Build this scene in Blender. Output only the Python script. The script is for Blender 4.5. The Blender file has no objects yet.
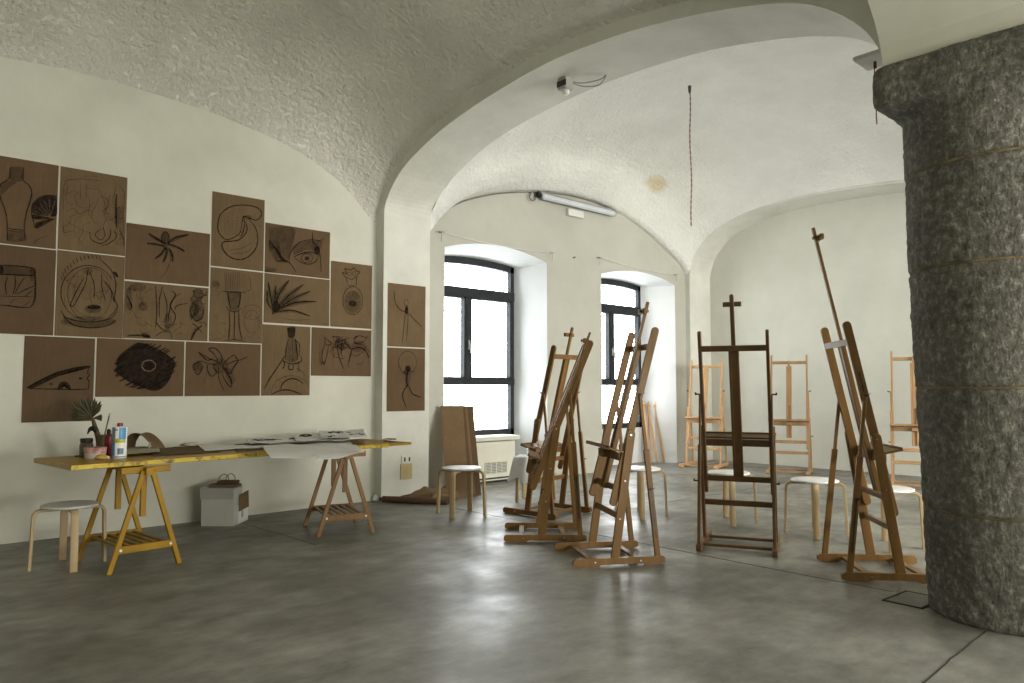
import bpy, math, random
from mathutils import Vector, Matrix, noise
random.seed(7)
V = Vector
PI = math.pi
COL = bpy.context.scene.collection

# ------------------------------------------------------------------ survey of the room (photo pixel -> point on a real plane)
FPX, HZ, CH = 750.0, 388.0, 1.27
TILT = math.atan((HZ - 341.5) / FPX)
YAW = math.radians(47.428)
hd = V((math.cos(YAW), math.sin(YAW), 0)); rt = V((math.sin(YAW), -math.cos(YAW), 0)); up = V((0, 0, 1))
Fv = hd * math.cos(TILT) + up * math.sin(TILT); Uv = -hd * math.sin(TILT) + up * math.cos(TILT)
CAM = V((0, 0, CH))
def ray(px, py): return Fv + rt * ((px - 512) / FPX) - Uv * ((py - 341.5) / FPX)
def onz(px, py, z=0.0):
    d = ray(px, py); return CAM + d * ((z - CH) / d.z)
def ony(px, py, Y):
    d = ray(px, py); return CAM + d * (Y / d.y)

# ------------------------------------------------------------------ materials
def nmat(name):
    m = bpy.data.materials.new(name); m.use_nodes = True
    nt = m.node_tree; b = nt.nodes['Principled BSDF']
    return m, nt, b
def noise_node(nt, scale, detail=4, rough=.6, mscale=(1, 1, 1), coord='Object'):
    tc = nt.nodes.new('ShaderNodeTexCoord'); mp = nt.nodes.new('ShaderNodeMapping')
    mp.inputs['Scale'].default_value = mscale
    nt.links.new(tc.outputs[coord], mp.inputs[0])
    n = nt.nodes.new('ShaderNodeTexNoise'); n.inputs['Scale'].default_value = scale
    n.inputs['Detail'].default_value = detail; n.inputs['Roughness'].default_value = rough
    nt.links.new(mp.outputs[0], n.inputs['Vector'])
    return n
def ramp(nt, src, stops):
    r = nt.nodes.new('ShaderNodeValToRGB'); e = r.color_ramp.elements
    while len(e) < len(stops): e.new(.5)
    for i, (p, c) in enumerate(stops): e[i].position = p; e[i].color = (*c, 1)
    nt.links.new(src, r.inputs[0]); return r
def bump(nt, b, src, strength, dist, prev=None):
    bp = nt.nodes.new('ShaderNodeBump'); bp.inputs['Strength'].default_value = strength; bp.inputs['Distance'].default_value = dist
    nt.links.new(src, bp.inputs['Height'])
    if prev: nt.links.new(prev.outputs[0], bp.inputs['Normal'])
    nt.links.new(bp.outputs[0], b.inputs['Normal']); return bp
def surf(name, c1, c2, scale=6, rough=.6, mscale=(1, 1, 1), bs=0, bd=.002, bscale=None, metal=0, spec=.5, detail=4, p=(.3, .7)):
    m, nt, b = nmat(name)
    n = noise_node(nt, scale, detail, .6, mscale)
    r = ramp(nt, n.outputs['Fac'], [(p[0], c1), (p[1], c2)])
    nt.links.new(r.outputs[0], b.inputs['Base Color'])
    b.inputs['Roughness'].default_value = rough; b.inputs['Metallic'].default_value = metal
    b.inputs['Specular IOR Level'].default_value = spec
    if bs:
        n2 = noise_node(nt, bscale or scale, 5, .6, mscale); bump(nt, b, n2.outputs['Fac'], bs, bd)
    return m
M = {}
M['wall'] = surf('painted_plaster', (.59, .59, .53), (.66, .66, .60), 1.3, .8, bs=.35, bd=.01, bscale=7, spec=.2)
M['wall_warm'] = surf('painted_plaster_warm', (.59, .585, .51), (.67, .665, .59), 1.6, .8, bs=.35, bd=.01, bscale=6, spec=.2)
M['wall_dim'] = surf('window_wall_plaster_dimmed', (.47, .465, .41), (.53, .525, .47), 1.3, .8, bs=.35, bd=.01, bscale=7, spec=.2)  # wall plaster darkened in colour to offset the lamp light on this side
M['reveal'] = surf('reveal_plaster_lit', (.62, .635, .63), (.68, .695, .69), 1.3, .8, bs=.3, bd=.01, bscale=7, spec=.2)  # same plaster as the wall, window brightness put into the colour
M['arch'] = surf('arch_plaster', (.60, .60, .55), (.70, .70, .64), 2.2, .8, bs=.5, bd=.015, bscale=5, spec=.2)
def vault_mat(name, c1, c2, big, fine, stain=False):
    m, nt, b = nmat(name)
    n = noise_node(nt, 1.7, 5); r = ramp(nt, n.outputs['Fac'], [(.3, c1), (.7, c2)])
    col = r.outputs[0]
    if stain:
        tc = nt.nodes.new('ShaderNodeTexCoord'); mp = nt.nodes.new('ShaderNodeMapping'); mp.vector_type = 'TEXTURE'
        mp.name = 'stain_place'; mp.inputs['Scale'].default_value = (.30, .17, .3)
        nt.links.new(tc.outputs['Object'], mp.inputs[0])
        nn = noise_node(nt, 7, 3)
        ln = nt.nodes.new('ShaderNodeVectorMath'); ln.operation = 'LENGTH'; nt.links.new(mp.outputs[0], ln.inputs[0])
        ad = nt.nodes.new('ShaderNodeMath'); ad.operation = 'ADD'; nt.links.new(ln.outputs['Value'], ad.inputs[0]); nt.links.new(nn.outputs['Fac'], ad.inputs[1])
        rr = ramp(nt, ad.outputs[0], [(.62, (.75, .75, .75)), (1.0, (0, 0, 0))])
        ad2 = nt.nodes.new('ShaderNodeMath'); ad2.operation = 'MULTIPLY'; ad2.inputs[1].default_value = .7
        nt.links.new(ad.outputs[0], ad2.inputs[0]); nt.links.new(ad2.outputs[0], rr.inputs[0])
        mx = nt.nodes.new('ShaderNodeMix'); mx.data_type = 'RGBA'; mx.inputs['B'].default_value = (.62, .52, .33, 1)
        nt.links.new(rr.outputs[0], mx.inputs['Factor']); nt.links.new(col, mx.inputs['A']); col = mx.outputs['Result']
    nt.links.new(col, b.inputs['Base Color']); b.inputs['Roughness'].default_value = .85; b.inputs['Specular IOR Level'].default_value = .15
    n1 = noise_node(nt, 2.6, 6, .62); b1 = bump(nt, b, n1.outputs['Fac'], big, .06)
    vo = noise_node(nt, 19, 5, .66); rv = ramp(nt, vo.outputs['Fac'], [(.42, (0, 0, 0)), (.78, (1, 1, 1))])
    b2 = bump(nt, b, rv.outputs[0], fine, .035, b1)
    wv = noise_node(nt, 4.2, 4, .6, (1.0, 6.0, 3.0)); bump(nt, b, wv.outputs['Fac'], fine * .6, .03, b2)
    return m
M['vault_near'] = vault_mat('rough_vault_plaster', (.65, .64, .575), (.76, .75, .68), .38, .7)
M['vault_far'] = vault_mat('white_vault_plaster', (.74, .74, .70), (.82, .82, .78), .35, .5, True)

def floor_mat():
    m, nt, b = nmat('polished_concrete')
    n = noise_node(nt, .9, 8, .62); r = ramp(nt, n.outputs['Fac'], [(.30, (.135, .132, .113)), (.5, (.225, .221, .194)), (.70, (.33, .325, .29))])
    n2 = noise_node(nt, 3.5, 8, .7, (1, 1.8, 1)); r2 = ramp(nt, n2.outputs['Fac'], [(.35, (.72, .72, .72)), (.65, (1.15, 1.15, 1.13))])
    mx = nt.nodes.new('ShaderNodeMix'); mx.data_type = 'RGBA'; mx.blend_type = 'MULTIPLY'; mx.inputs['Factor'].default_value = 1
    nt.links.new(r.outputs[0], mx.inputs['A']); nt.links.new(r2.outputs[0], mx.inputs['B'])
    # dark stains
    n3 = noise_node(nt, .8, 3, .5, (1.3, .8, 1)); r3 = ramp(nt, n3.outputs['Fac'], [(.50, (1, 1, 1)), (.72, (.70, .70, .70))])
    mx2 = nt.nodes.new('ShaderNodeMix'); mx2.data_type = 'RGBA'; mx2.blend_type = 'MULTIPLY'; mx2.inputs['Factor'].default_value = 1
    nt.links.new(mx.outputs['Result'], mx2.inputs['A']); nt.links.new(r3.outputs[0], mx2.inputs['B'])
    nt.links.new(mx2.outputs['Result'], b.inputs['Base Color'])
    n4 = noise_node(nt, 1.5, 8, .62); r4 = ramp(nt, n4.outputs['Fac'], [(.40, (.36, .36, .36)), (.47, (.46, .46, .46)), (.60, (.60, .60, .60))])
    nt.links.new(r4.outputs[0], b.inputs['Roughness']); b.inputs['Specular IOR Level'].default_value = .5; b.inputs['Coat Weight'].default_value = .15; b.inputs['Coat Roughness'].default_value = .25
    n5 = noise_node(nt, 2.5, 3); bump(nt, b, n5.outputs['Fac'], .06, .01)
    return m
M['floor'] = floor_mat()

def stone_mat():
    m, nt, b = nmat('hewn_grey_stone')
    n = noise_node(nt, 26, 6, .75); r = ramp(nt, n.outputs['Fac'], [(.3, (.115, .112, .097)), (.52, (.225, .22, .193)), (.72, (.50, .49, .44))])
    n0 = noise_node(nt, 2.2, 4); r0 = ramp(nt, n0.outputs['Fac'], [(.3, (.75, .75, .72)), (.7, (1.15, 1.13, 1.08))])
    mx = nt.nodes.new('ShaderNodeMix'); mx.data_type = 'RGBA'; mx.blend_type = 'MULTIPLY'; mx.inputs['Factor'].default_value = 1
    nt.links.new(r.outputs[0], mx.inputs['A']); nt.links.new(r0.outputs[0], mx.inputs['B']); nt.links.new(mx.outputs['Result'], b.inputs['Base Color'])
    b.inputs['Roughness'].default_value = .75; b.inputs['Specular IOR Level'].default_value = .35
    n1 = noise_node(nt, 30, 5, .7, (1, 1, .55)); b1 = bump(nt, b, n1.outputs['Fac'], 1.0, .05)
    n2 = noise_node(nt, 90, 3, .6); bump(nt, b, n2.outputs['Fac'], .4, .01, b1)
    return m
M['stone'] = stone_mat()
M['mortar'] = surf('sandy_mortar', (.09, .075, .045), (.30, .24, .13), 9, .9, bs=.5, bd=.01)
def wood(name, c1, c2, rough=.42):
    return surf(name, c1, c2, 9, rough, (1, 1, .12), bs=.08, bd=.002, bscale=20, spec=.28)
M['easel'] = wood('oiled_beech', (.165, .092, .030), (.26, .152, .055))
M['easel_dark'] = wood('dark_oiled_beech', (.105, .062, .026), (.165, .10, .043))
M['easel_red'] = wood('reddish_beech', (.155, .084, .029), (.24, .138, .052))
M['easel_pale'] = wood('pale_lit_beech', (.46, .29, .15), (.58, .39, .22))  # pale wood of the folded stands; on the back easel, light put into colour
M['easel_mid'] = wood('back_beech_lit', (.34, .215, .11), (.45, .30, .165))  # same beech as the near easels, lightened to look lit
M['birch'] = wood('birch_ply', (.40, .30, .17), (.50, .39, .24))
M['seat'] = surf('white_laminate', (.66, .66, .64), (.72, .72, .70), 4, .35)
M['seat_grey'] = surf('worn_white_laminate', (.50, .50, .48), (.60, .60, .58), 5, .4)
M['yellow'] = surf('yellow_varnish', (.28, .158, .008), (.39, .235, .014), 5, .45, (1, 1, .5), bs=.06, spec=.3)
M['yellow_top'] = surf('yellow_table_paint', (.28, .16, .016), (.46, .30, .03), 3, .35, detail=7)
M['yellow_edge'] = surf('stained_yellow_edge', (.13, .085, .018), (.56, .42, .04), 16, .5, detail=6, p=(.34, .5))
M['trestle_brown'] = wood('brown_trestle_wood', (.22, .12, .045), (.32, .19, .08))
M['steel'] = surf('zinc_steel', (.45, .45, .44), (.62, .62, .60), 20, .3, metal=.9)
M['darkmetal'] = surf('dark_steel', (.05, .05, .05), (.10, .10, .10), 20, .4, metal=.7)
M['frame'] = surf('charcoal_window_paint', (.018, .022, .024), (.032, .037, .040), 8, .6, spec=.3)
M['white_metal'] = surf('cream_enamel', (.62, .61, .52), (.68, .67, .58), 3, .5)
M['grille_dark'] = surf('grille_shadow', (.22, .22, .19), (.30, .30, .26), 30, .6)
M['white_plastic'] = surf('white_plastic', (.68, .68, .64), (.74, .74, .70), 4, .4)
M['grey_plastic'] = surf('grey_plastic', (.30, .30, .28), (.38, .38, .36), 4, .45)
M['yellowed'] = surf('yellowed_plastic', (.48, .40, .20), (.58, .49, .27), 4, .5)
M['tube'] = surf('frosted_tube_cover', (.55, .58, .62), (.62, .65, .68), 3, .3)
M['charcoal'] = None
def kraft(name, c, k=1.12, crease=.0):
    m, nt, b = nmat(name)
    n = noise_node(nt, 3, 5, .6); r = ramp(nt, n.outputs['Fac'], [(.3, tuple(x / k for x in c)), (.7, tuple(x * k for x in c))])
    n2 = noise_node(nt, 60, 3, .6, (1, 1, .1)); r2 = ramp(nt, n2.outputs['Fac'], [(.3, (.93, .93, .93)), (.7, (1.05, 1.05, 1.05))])
    mx = nt.nodes.new('ShaderNodeMix'); mx.data_type = 'RGBA'; mx.blend_type = 'MULTIPLY'; mx.inputs['Factor'].default_value = 1
    nt.links.new(r.outputs[0], mx.inputs['A']); nt.links.new(r2.outputs[0], mx.inputs['B']); nt.links.new(mx.outputs['Result'], b.inputs['Base Color'])
    b.inputs['Roughness'].default_value = .75; b.inputs['Specular IOR Level'].default_value = .2
    n3 = noise_node(nt, 5, 3); bump(nt, b, n3.outputs['Fac'], .25, .01)
    return m
KR = [kraft('kraft_paper_brown', (.148, .097, .054)), kraft('kraft_paper_tan', (.172, .120, .066)), kraft('kraft_paper_dark', (.128, .084, .047))]
M['kraft'] = KR[1]; M['card'] = kraft('corrugated_board', (.20, .135, .075)); M['card_dark'] = kraft('corrugated_board_dark', (.13, .085, .048))  # the second board is a darker brown
def smear(name, col, lo, hi, scale=60, a0=.25, a1=.95):
    m, nt, b = nmat(name); out = nt.nodes['Material Output']
    b.inputs['Base Color'].default_value = (*col, 1); b.inputs['Roughness'].default_value = .95; b.inputs['Specular IOR Level'].default_value = .05
    tr = nt.nodes.new('ShaderNodeBsdfTransparent'); ms = nt.nodes.new('ShaderNodeMixShader')
    n = noise_node(nt, scale, 4, .7); r = ramp(nt, n.outputs['Fac'], [(lo, (a0,) * 3), (hi, (a1,) * 3)])
    nt.links.new(r.outputs[0], ms.inputs[0]); nt.links.new(tr.outputs[0], ms.inputs[1]); nt.links.new(b.outputs[0], ms.inputs[2])
    nt.links.new(ms.outputs[0], out.inputs['Surface']); return m
M['char'] = smear('charcoal_line', (.030, .022, .016), .3, .65, 50, .45, .9)
M['char_faint'] = smear('faint_charcoal_line', (.035, .026, .018), .3, .7, 50, .2, .6)
M['char_smudge'] = smear('smudged_charcoal', (.035, .026, .020), .3, .7, 22, .08, .42)
M['char_dense'] = smear('dense_charcoal', (.028, .021, .017), .25, .65, 26, .45, .9)
M['chalk'] = smear('pale_chalk_line', (.34, .25, .16), .3, .7, 50, .3, .7)
M['ink'] = surf('black_print_ink', (.015, .013, .012), (.04, .035, .03), 30, .7)
M['paper'] = surf('white_paper', (.74, .74, .73), (.80, .80, .79), 5, .7, bs=.3, bd=.01, bscale=6, spec=.2)
M['paper_cream'] = surf('cream_paper', (.42, .39, .29), (.50, .46, .35), 5, .7, spec=.2)
M['cloth'] = surf('white_cotton', (.68, .68, .70), (.76, .76, .78), 12, .9, bs=.4, bd=.006, bscale=40, spec=.1)
M['cloth_pink'] = surf('pinkish_rag', (.50, .40, .34), (.62, .52, .46), 12, .9, bs=.4, bd=.006, bscale=40)
M['leaf'] = surf('dried_palm_leaf', (.045, .043, .02), (.095, .083, .04), 14, .6)
M['stem'] = surf('palm_stalk', (.07, .05, .025), (.14, .10, .05), 14, .7)
M['glass_dark'] = surf('murky_jar_glass', (.07, .06, .035), (.13, .11, .07), 9, .12)
M['pink'] = surf('pink_label', (.30, .13, .12), (.55, .36, .33), 30, .5, p=(.4, .6))
M['tubwhite'] = surf('cloudy_tub', (.42, .39, .32), (.52, .48, .41), 5, .35)
M['redplastic'] = surf('crimson_plastic', (.20, .012, .022), (.30, .02, .035), 5, .3)
M['maroon'] = surf('maroon_plastic', (.10, .012, .016), (.16, .02, .026), 5, .3)
M['black'] = surf('matt_black', (.012, .012, .012), (.03, .03, .03), 8, .5)
M['blue'] = surf('sky_blue_print', (.06, .26, .52), (.12, .36, .62), 9, .35)
M['bluegrey'] = surf('blue_grey_print', (.10, .17, .24), (.16, .24, .32), 12, .35)
M['lime'] = surf('lime_print', (.40, .42, .03), (.52, .52, .06), 9, .4)
M['clay'] = surf('ochre_lump', (.42, .27, .07), (.55, .38, .13), 12, .8)
M['redwire'] = surf('red_wire', (.22, .04, .035), (.32, .06, .05), 9, .5)
M['wire'] = surf('grey_cable', (.16, .155, .14), (.22, .21, .19), 9, .6)
M['crack'] = surf('joint_dirt', (.025, .022, .018), (.05, .045, .035), 20, .9)
M['boxgrey'] = surf('dull_white_card', (.46, .46, .42), (.52, .52, .48), 3, .7)
M['boxlid'] = surf('grey_white_card', (.36, .36, .33), (.42, .42, .39), 3, .7)
M['faintjoint'] = surf('faint_joint_line', (.12, .117, .10), (.19, .185, .165), 20, .7)
M['hatch'] = surf('hatch_concrete', (.16, .15, .13), (.22, .21, .185), 8, .5)
def glass_mat():
    m, nt, b = nmat('window_glass'); out = nt.nodes['Material Output']
    tr = nt.nodes.new('ShaderNodeBsdfTransparent'); gl = nt.nodes.new('ShaderNodeBsdfGlossy'); gl.inputs['Roughness'].default_value = .03
    n = noise_node(nt, 2, 2); r = ramp(nt, n.outputs['Fac'], [(.3, (.04,) * 3), (.7, (.06,) * 3)])
    ms = nt.nodes.new('ShaderNodeMixShader'); nt.links.new(r.outputs[0], ms.inputs[0])
    nt.links.new(tr.outputs[0], ms.inputs[1]); nt.links.new(gl.outputs[0], ms.inputs[2]); nt.links.new(ms.outputs[0], out.inputs['Surface'])
    return m
M['glass'] = glass_mat()
FACADE_E = 10.5
def facade_mat():
    m, nt, b = nmat('glowing_white_cladding'); out = nt.nodes['Material Output']  # cladding emits by itself and stands in for the daylight
    em = nt.nodes.new('ShaderNodeEmission')
    tc = nt.nodes.new('ShaderNodeTexCoord')
    br = nt.nodes.new('ShaderNodeTexBrick'); br.inputs['Scale'].default_value = 1
    br.offset = 0; br.inputs['Brick Width'].default_value = .22; br.inputs['Row Height'].default_value = .62; br.inputs['Mortar Size'].default_value = .008
    br.inputs['Color1'].default_value = (.95, .98, 1, 1); br.inputs['Color2'].default_value = (.92, .96, 1, 1); br.inputs['Mortar'].default_value = (.066, .064, .064, 1)
    mp = nt.nodes.new('ShaderNodeMapping'); mp.inputs['Rotation'].default_value = (PI / 2, 0, 0)
    nt.links.new(tc.outputs['Object'], mp.inputs[0]); nt.links.new(mp.outputs[0], br.inputs['Vector'])
    nt.links.new(br.outputs['Color'], em.inputs['Color']); em.inputs['Strength'].default_value = FACADE_E
    nt.links.new(em.outputs[0], out.inputs['Surface']); return m
M['facade'] = facade_mat()

# ------------------------------------------------------------------ mesh builder
class MB:
    def __init__(s): s.v = []; s.f = []
    def add(s, vs, fs):
        n = len(s.v); s.v += [V(p) for p in vs]; s.f += [tuple(i + n for i in f) for f in fs]; return s
    def box(s, lo, hi, mat=None):
        x0, y0, z0 = lo; x1, y1, z1 = hi
        vs = [(x0, y0, z0), (x1, y0, z0), (x1, y1, z0), (x0, y1, z0), (x0, y0, z1), (x1, y0, z1), (x1, y1, z1), (x0, y1, z1)]
        if mat: vs = [mat @ V(p) for p in vs]
        return s.add(vs, [(0, 3, 2, 1), (4, 5, 6, 7), (0, 1, 5, 4), (1, 2, 6, 5), (2, 3, 7, 6), (3, 0, 4, 7)])
    def cbox(s, lo, hi, c=.004, mat=None):          # chamfered box
        x0, y0, z0 = lo; x1, y1, z1 = hi
        ax = [(x0, x1), (y0, y1), (z0, z1)]
        ctr = V(((x0 + x1) / 2, (y0 + y1) / 2, (z0 + z1) / 2)); h = V((x1 - x0, y1 - y0, z1 - z0)) / 2
        c = min(c, min(h) * .8); vs = []; idx = {}
        for sx in (-1, 1):
            for sy in (-1, 1):
                for sz in (-1, 1):
                    for k in range(3):
                        d = [h.x, h.y, h.z]
                        for j in range(3):
                            if j != k: d[j] -= c
                        idx[(sx, sy, sz, k)] = len(vs)
                        p = ctr + V((sx * d[0], sy * d[1], sz * d[2])); vs.append(mat @ p if mat else p)
        fs = []
        for sx in (-1, 1): fs.append([idx[(sx, a, b, 0)] for a, b in ((-1, -1), (1, -1), (1, 1), (-1, 1))][::sx])
        for sy in (-1, 1): fs.append([idx[(a, sy, b, 1)] for a, b in ((-1, -1), (-1, 1), (1, 1), (1, -1))][::sy])
        for sz in (-1, 1): fs.append([idx[(a, b, sz, 2)] for a, b in ((-1, -1), (1, -1), (1, 1), (-1, 1))][::sz])
        for a in (-1, 1):
            for b in (-1, 1):
                fs.append((idx[(a, b, -1, 0)], idx[(a, b, 1, 0)], idx[(a, b, 1, 1)], idx[(a, b, -1, 1)]))
                fs.append((idx[(a, -1, b, 0)], idx[(a, 1, b, 0)], idx[(a, 1, b, 2)], idx[(a, -1, b, 2)]))
                fs.append((idx[(-1, a, b, 1)], idx[(1, a, b, 1)], idx[(1, a, b, 2)], idx[(-1, a, b, 2)]))
                for d in (-1, 1): fs.append((idx[(a, b, d, 0)], idx[(a, b, d, 1)], idx[(a, b, d, 2)]))
        return s.add(vs, list(dict.fromkeys(tuple(f) for f in fs)))
    def prism(s, pts, n):                           # closed outline pushed along n
        k = len(pts); n = V(n)
        vs = [V(p) for p in pts] + [V(p) + n for p in pts]
        fs = [tuple(range(k))[::-1], tuple(range(k, 2 * k))] + [(i, (i + 1) % k, k + (i + 1) % k, k + i) for i in range(k)]
        return s.add(vs, fs)
    def board(s, p0, p1, wd, w, t, r0=False, r1=False, ch=.003):   # plank from p0 to p1, width w along wd, thickness t
        p0 = V(p0); p1 = V(p1); a = (p1 - p0).normalized(); wd = V(wd); wd = (wd - a * wd.dot(a)).normalized(); n = a.cross(wd)
        L = (p1 - p0).length; h = w / 2
        def outline(e):
            hh = h - e; o = []
            if r0:
                for i in range(7): th = PI * i / 6; o.append((h - math.sin(th) * hh, -math.cos(th) * -hh))
            else: o += [(e, hh), (e, -hh)]
            if r1:
                for i in range(7): th = PI * i / 6; o.append((L - h + math.sin(th) * hh, -math.cos(th) * hh))
            else: o += [(L - e, -hh), (L - e, hh)]
            return o
        def P(o, z): return [p0 + a * x + wd * y + n * z for x, y in o]
        o0 = outline(0); o1 = outline(ch); k = len(o0)
        rings = [P(o1, -t / 2), P(o0, -t / 2 + ch), P(o0, t / 2 - ch), P(o1, t / 2)]
        vs = [p for r in rings for p in r]; fs = [tuple(range(k))[::-1], tuple(range(3 * k, 4 * k))]
        for j in range(3):
            fs += [(j * k + i, j * k + (i + 1) % k, (j + 1) * k + (i + 1) % k, (j + 1) * k + i) for i in range(k)]
        return s.add(vs, fs)
    def sweep(s, path, prof, side):                 # profile [(a,b)] swept; a along side, b along the in-plane normal
        rings = []; path = [V(p) for p in path]; side = V(side).normalized()
        for i, p in enumerate(path):
            d = (path[min(i + 1, len(path) - 1)] - path[max(i - 1, 0)]).normalized(); nn = side.cross(d).normalized()
            rings.append([p + side * a + nn * b for a, b in prof])
        k = len(prof); vs = [p for r in rings for p in r]; fs = [tuple(range(k))[::-1], tuple(range((len(path) - 1) * k, len(path) * k))]
        for j in range(len(path) - 1):
            fs += [(j * k + i, j * k + (i + 1) % k, (j + 1) * k + (i + 1) % k, (j + 1) * k + i) for i in range(k)]
        return s.add(vs, fs)
    def tube(s, path, r, n=8):
        path = [V(p) for p in path]; rs = r if isinstance(r, (list, tuple)) else [r] * len(path); rings = []
        d0 = (path[1] - path[0]).normalized(); ref = V((0, 0, 1)) if abs(d0.z) < .9 else V((1, 0, 0)); u = d0.cross(ref).normalized()
        for i, p in enumerate(path):
            d = (path[min(i + 1, len(path) - 1)] - path[max(i - 1, 0)]).normalized()
            u = (u - d * u.dot(d)).normalized(); w = d.cross(u)
            rings.append([p + (u * math.cos(2 * PI * k / n) + w * math.sin(2 * PI * k / n)) * rs[i] for k in range(n)])
        vs = [p for q in rings for p in q]; fs = [tuple(range(n))[::-1], tuple(range((len(path) - 1) * n, len(path) * n))]
        for j in range(len(path) - 1):
            fs += [(j * n + i, j * n + (i + 1) % n, (j + 1) * n + (i + 1) % n, (j + 1) * n + i) for i in range(n)]
        return s.add(vs, fs)
    def lathe(s, prof, c=(0, 0, 0), n=32):
        c = V(c); vs = []; fs = []
        for r, z in prof:
            for k in range(n): vs.append(c + V((r * math.cos(2 * PI * k / n), r * math.sin(2 * PI * k / n), z)))
        m = len(prof)
        for j in range(m - 1):
            fs += [(j * n + i, j * n + (i + 1) % n, (j + 1) * n + (i + 1) % n, (j + 1) * n + i) for i in range(n)]
        fs += [tuple(range(n))[::-1], tuple(range((m - 1) * n, m * n))]
        return s.add(vs, fs)
    def grid(s, fn, nu, nv, thick=None):
        vs = [V(fn(i / nu, j / nv)) for j in range(nv + 1) for i in range(nu + 1)]; W = nu + 1
        fs = [(j * W + i, j * W + i + 1, (j + 1) * W + i + 1, (j + 1) * W + i) for j in range(nv) for i in range(nu)]
        if thick:
            N = len(vs); t = V(thick); vs2 = vs + [p + t for p in vs]
            fs2 = list(fs) + [tuple(q + N for q in f[::-1]) for f in fs]
            bd = [i for i in range(W)] + [j * W + nu for j in range(1, nv + 1)] + [nv * W + i for i in range(nu - 1, -1, -1)] + [j * W for j in range(nv - 1, 0, -1)]
            for a in range(len(bd)):
                b_ = bd[(a + 1) % len(bd)]; fs2.append((bd[a], bd[a] + N, b_ + N, b_))
            return s.add(vs2, fs2)
        return s.add(vs, fs)
    def build(s, name, mat, parent=None, smooth=False, angle=35):
        me = bpy.data.meshes.new(name); me.from_pydata([tuple(p) for p in s.v], [], s.f); me.update()
        import bmesh
        bm = bmesh.new(); bm.from_mesh(me); bmesh.ops.recalc_face_normals(bm, faces=bm.faces)
        if smooth:
            for f in bm.faces: f.smooth = True
            ca = math.radians(angle)
            for e in bm.edges:
                if len(e.link_faces) == 2 and e.calc_face_angle(0) > ca: e.smooth = False
        bm.to_mesh(me); bm.free()
        me.materials.append(mat)
        o = bpy.data.objects.new(name, me); COL.objects.link(o)
        if parent: o.parent = parent
        return o
def tag(o, label=None, cat=None, group=None, kind=None):
    if label: o['label'] = label
    if cat: o['category'] = cat
    if group: o['group'] = group
    if kind: o['kind'] = kind
    return o
def thing(name, label, cat, loc, rz=0, group=None, rot=None):
    o = bpy.data.objects.new(name, None); COL.objects.link(o); o.location = loc
    o.rotation_euler = rot if rot else (0, 0, rz); o.empty_display_size = .1
    return tag(o, label, cat, group)
def struct(name, mb, mat, parent=None, smooth=False, angle=35):
    o = mb.build(name, mat, parent, smooth, angle)
    if not parent: o['kind'] = 'structure'
    return o
def crom(pts, n=6):
    P = [V(p) for p in pts]; out = []
    for i in range(len(P) - 1):
        p0 = P[max(i - 1, 0)]; p1 = P[i]; p2 = P[i + 1]; p3 = P[min(i + 2, len(P) - 1)]
        for k in range(n):
            t = k / n; out.append(.5 * ((2 * p1) + (p2 - p0) * t + (2 * p0 - 5 * p1 + 4 * p2 - p3) * t * t + (3 * p1 - p0 - 3 * p2 + p3) * t ** 3))
    out.append(P[-1]); return out

# ------------------------------------------------------------------ room shell
XW, XP0, XP1, XE0, XE = -2.65, 4.65, 5.30, 11.05, 11.69
YL, YP, YWIN, YG, YN, YS, YSW = 7.37, 7.22, 7.55, 8.05, 1.69, .80, -4.90
def arcz(pts):
    P = [p.to_2d() if len(p) > 2 else p for p in crom([(a, b, 0) for a, b in pts], 8)]
    P = sorted([(p[0], p[1]) for p in P])
    def f(s):
        if s <= P[0][0]: return P[0][1]
        if s >= P[-1][0]: return P[-1][1]
        for i in range(len(P) - 1):
            if P[i][0] <= s <= P[i + 1][0]:
                d = P[i + 1][0] - P[i][0]; t = (s - P[i][0]) / d if d > 1e-9 else 0
                return P[i][1] * (1 - t) + P[i + 1][1] * t
    return f
def ell(c, a, b, z0, k=2.0):
    return lambda s: z0 + b * max(0, 1 - abs((s - c) / a) ** k) ** (1 / k)
near_in = arcz([(7.22, 2.9), (7.22, 3.2), (7.19, 3.38), (7.0, 3.60), (6.74, 3.76), (6.26, 3.93), (5.76, 4.04), (5.27, 4.11), (4.83, 4.155), (4.44, 4.17), (3.98, 4.15), (3.56, 4.11), (2.96, 4.01), (2.42, 3.87), (2.12, 3.73), (1.88, 3.52), (1.76, 3.32), (1.735, 3.15)])
far_in = arcz([(7.22, 2.9), (7.22, 3.2), (7.18, 3.40), (7.04, 3.54), (6.82, 3.69), (6.31, 3.90), (5.79, 4.02), (5.1, 4.10), (4.54, 4.125), (4.07, 4.12), (3.41, 4.07), (2.9, 3.98), (2.5, 3.88), (2.19, 3.76), (1.95, 3.58), (1.80, 3.38), (1.735, 3.15)])
near_out0 = arcz([(7.37, 3.0), (7.35, 3.24), (7.22, 3.46), (7.01, 3.70), (6.6, 3.94), (6.26, 4.05), (5.76, 4.16), (5.27, 4.23), (4.83, 4.28), (4.44, 4.29), (3.98, 4.27), (3.56, 4.23), (2.96, 4.13), (2.42, 3.99), (2.05, 3.84), (1.80, 3.66), (1.69, 3.5)])
north_w = arcz([(4.70, 3.00), (4.65, 3.12), (4.60, 3.22)] + [(ony(a, b, 7.37).x, ony(a, b, 7.37).z) for a, b in ((369, 217), (351.5, 195), (328, 172), (289, 146.5), (250, 128.5), (211, 112.5), (129, 86), (58.6, 68), (0, 56.6))] + [ (.4, 4.02), (-.2, 3.97), (-1.0, 3.82), (-1.8, 3.58), (-2.4, 3.30), (-2.7, 3.12)])
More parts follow.
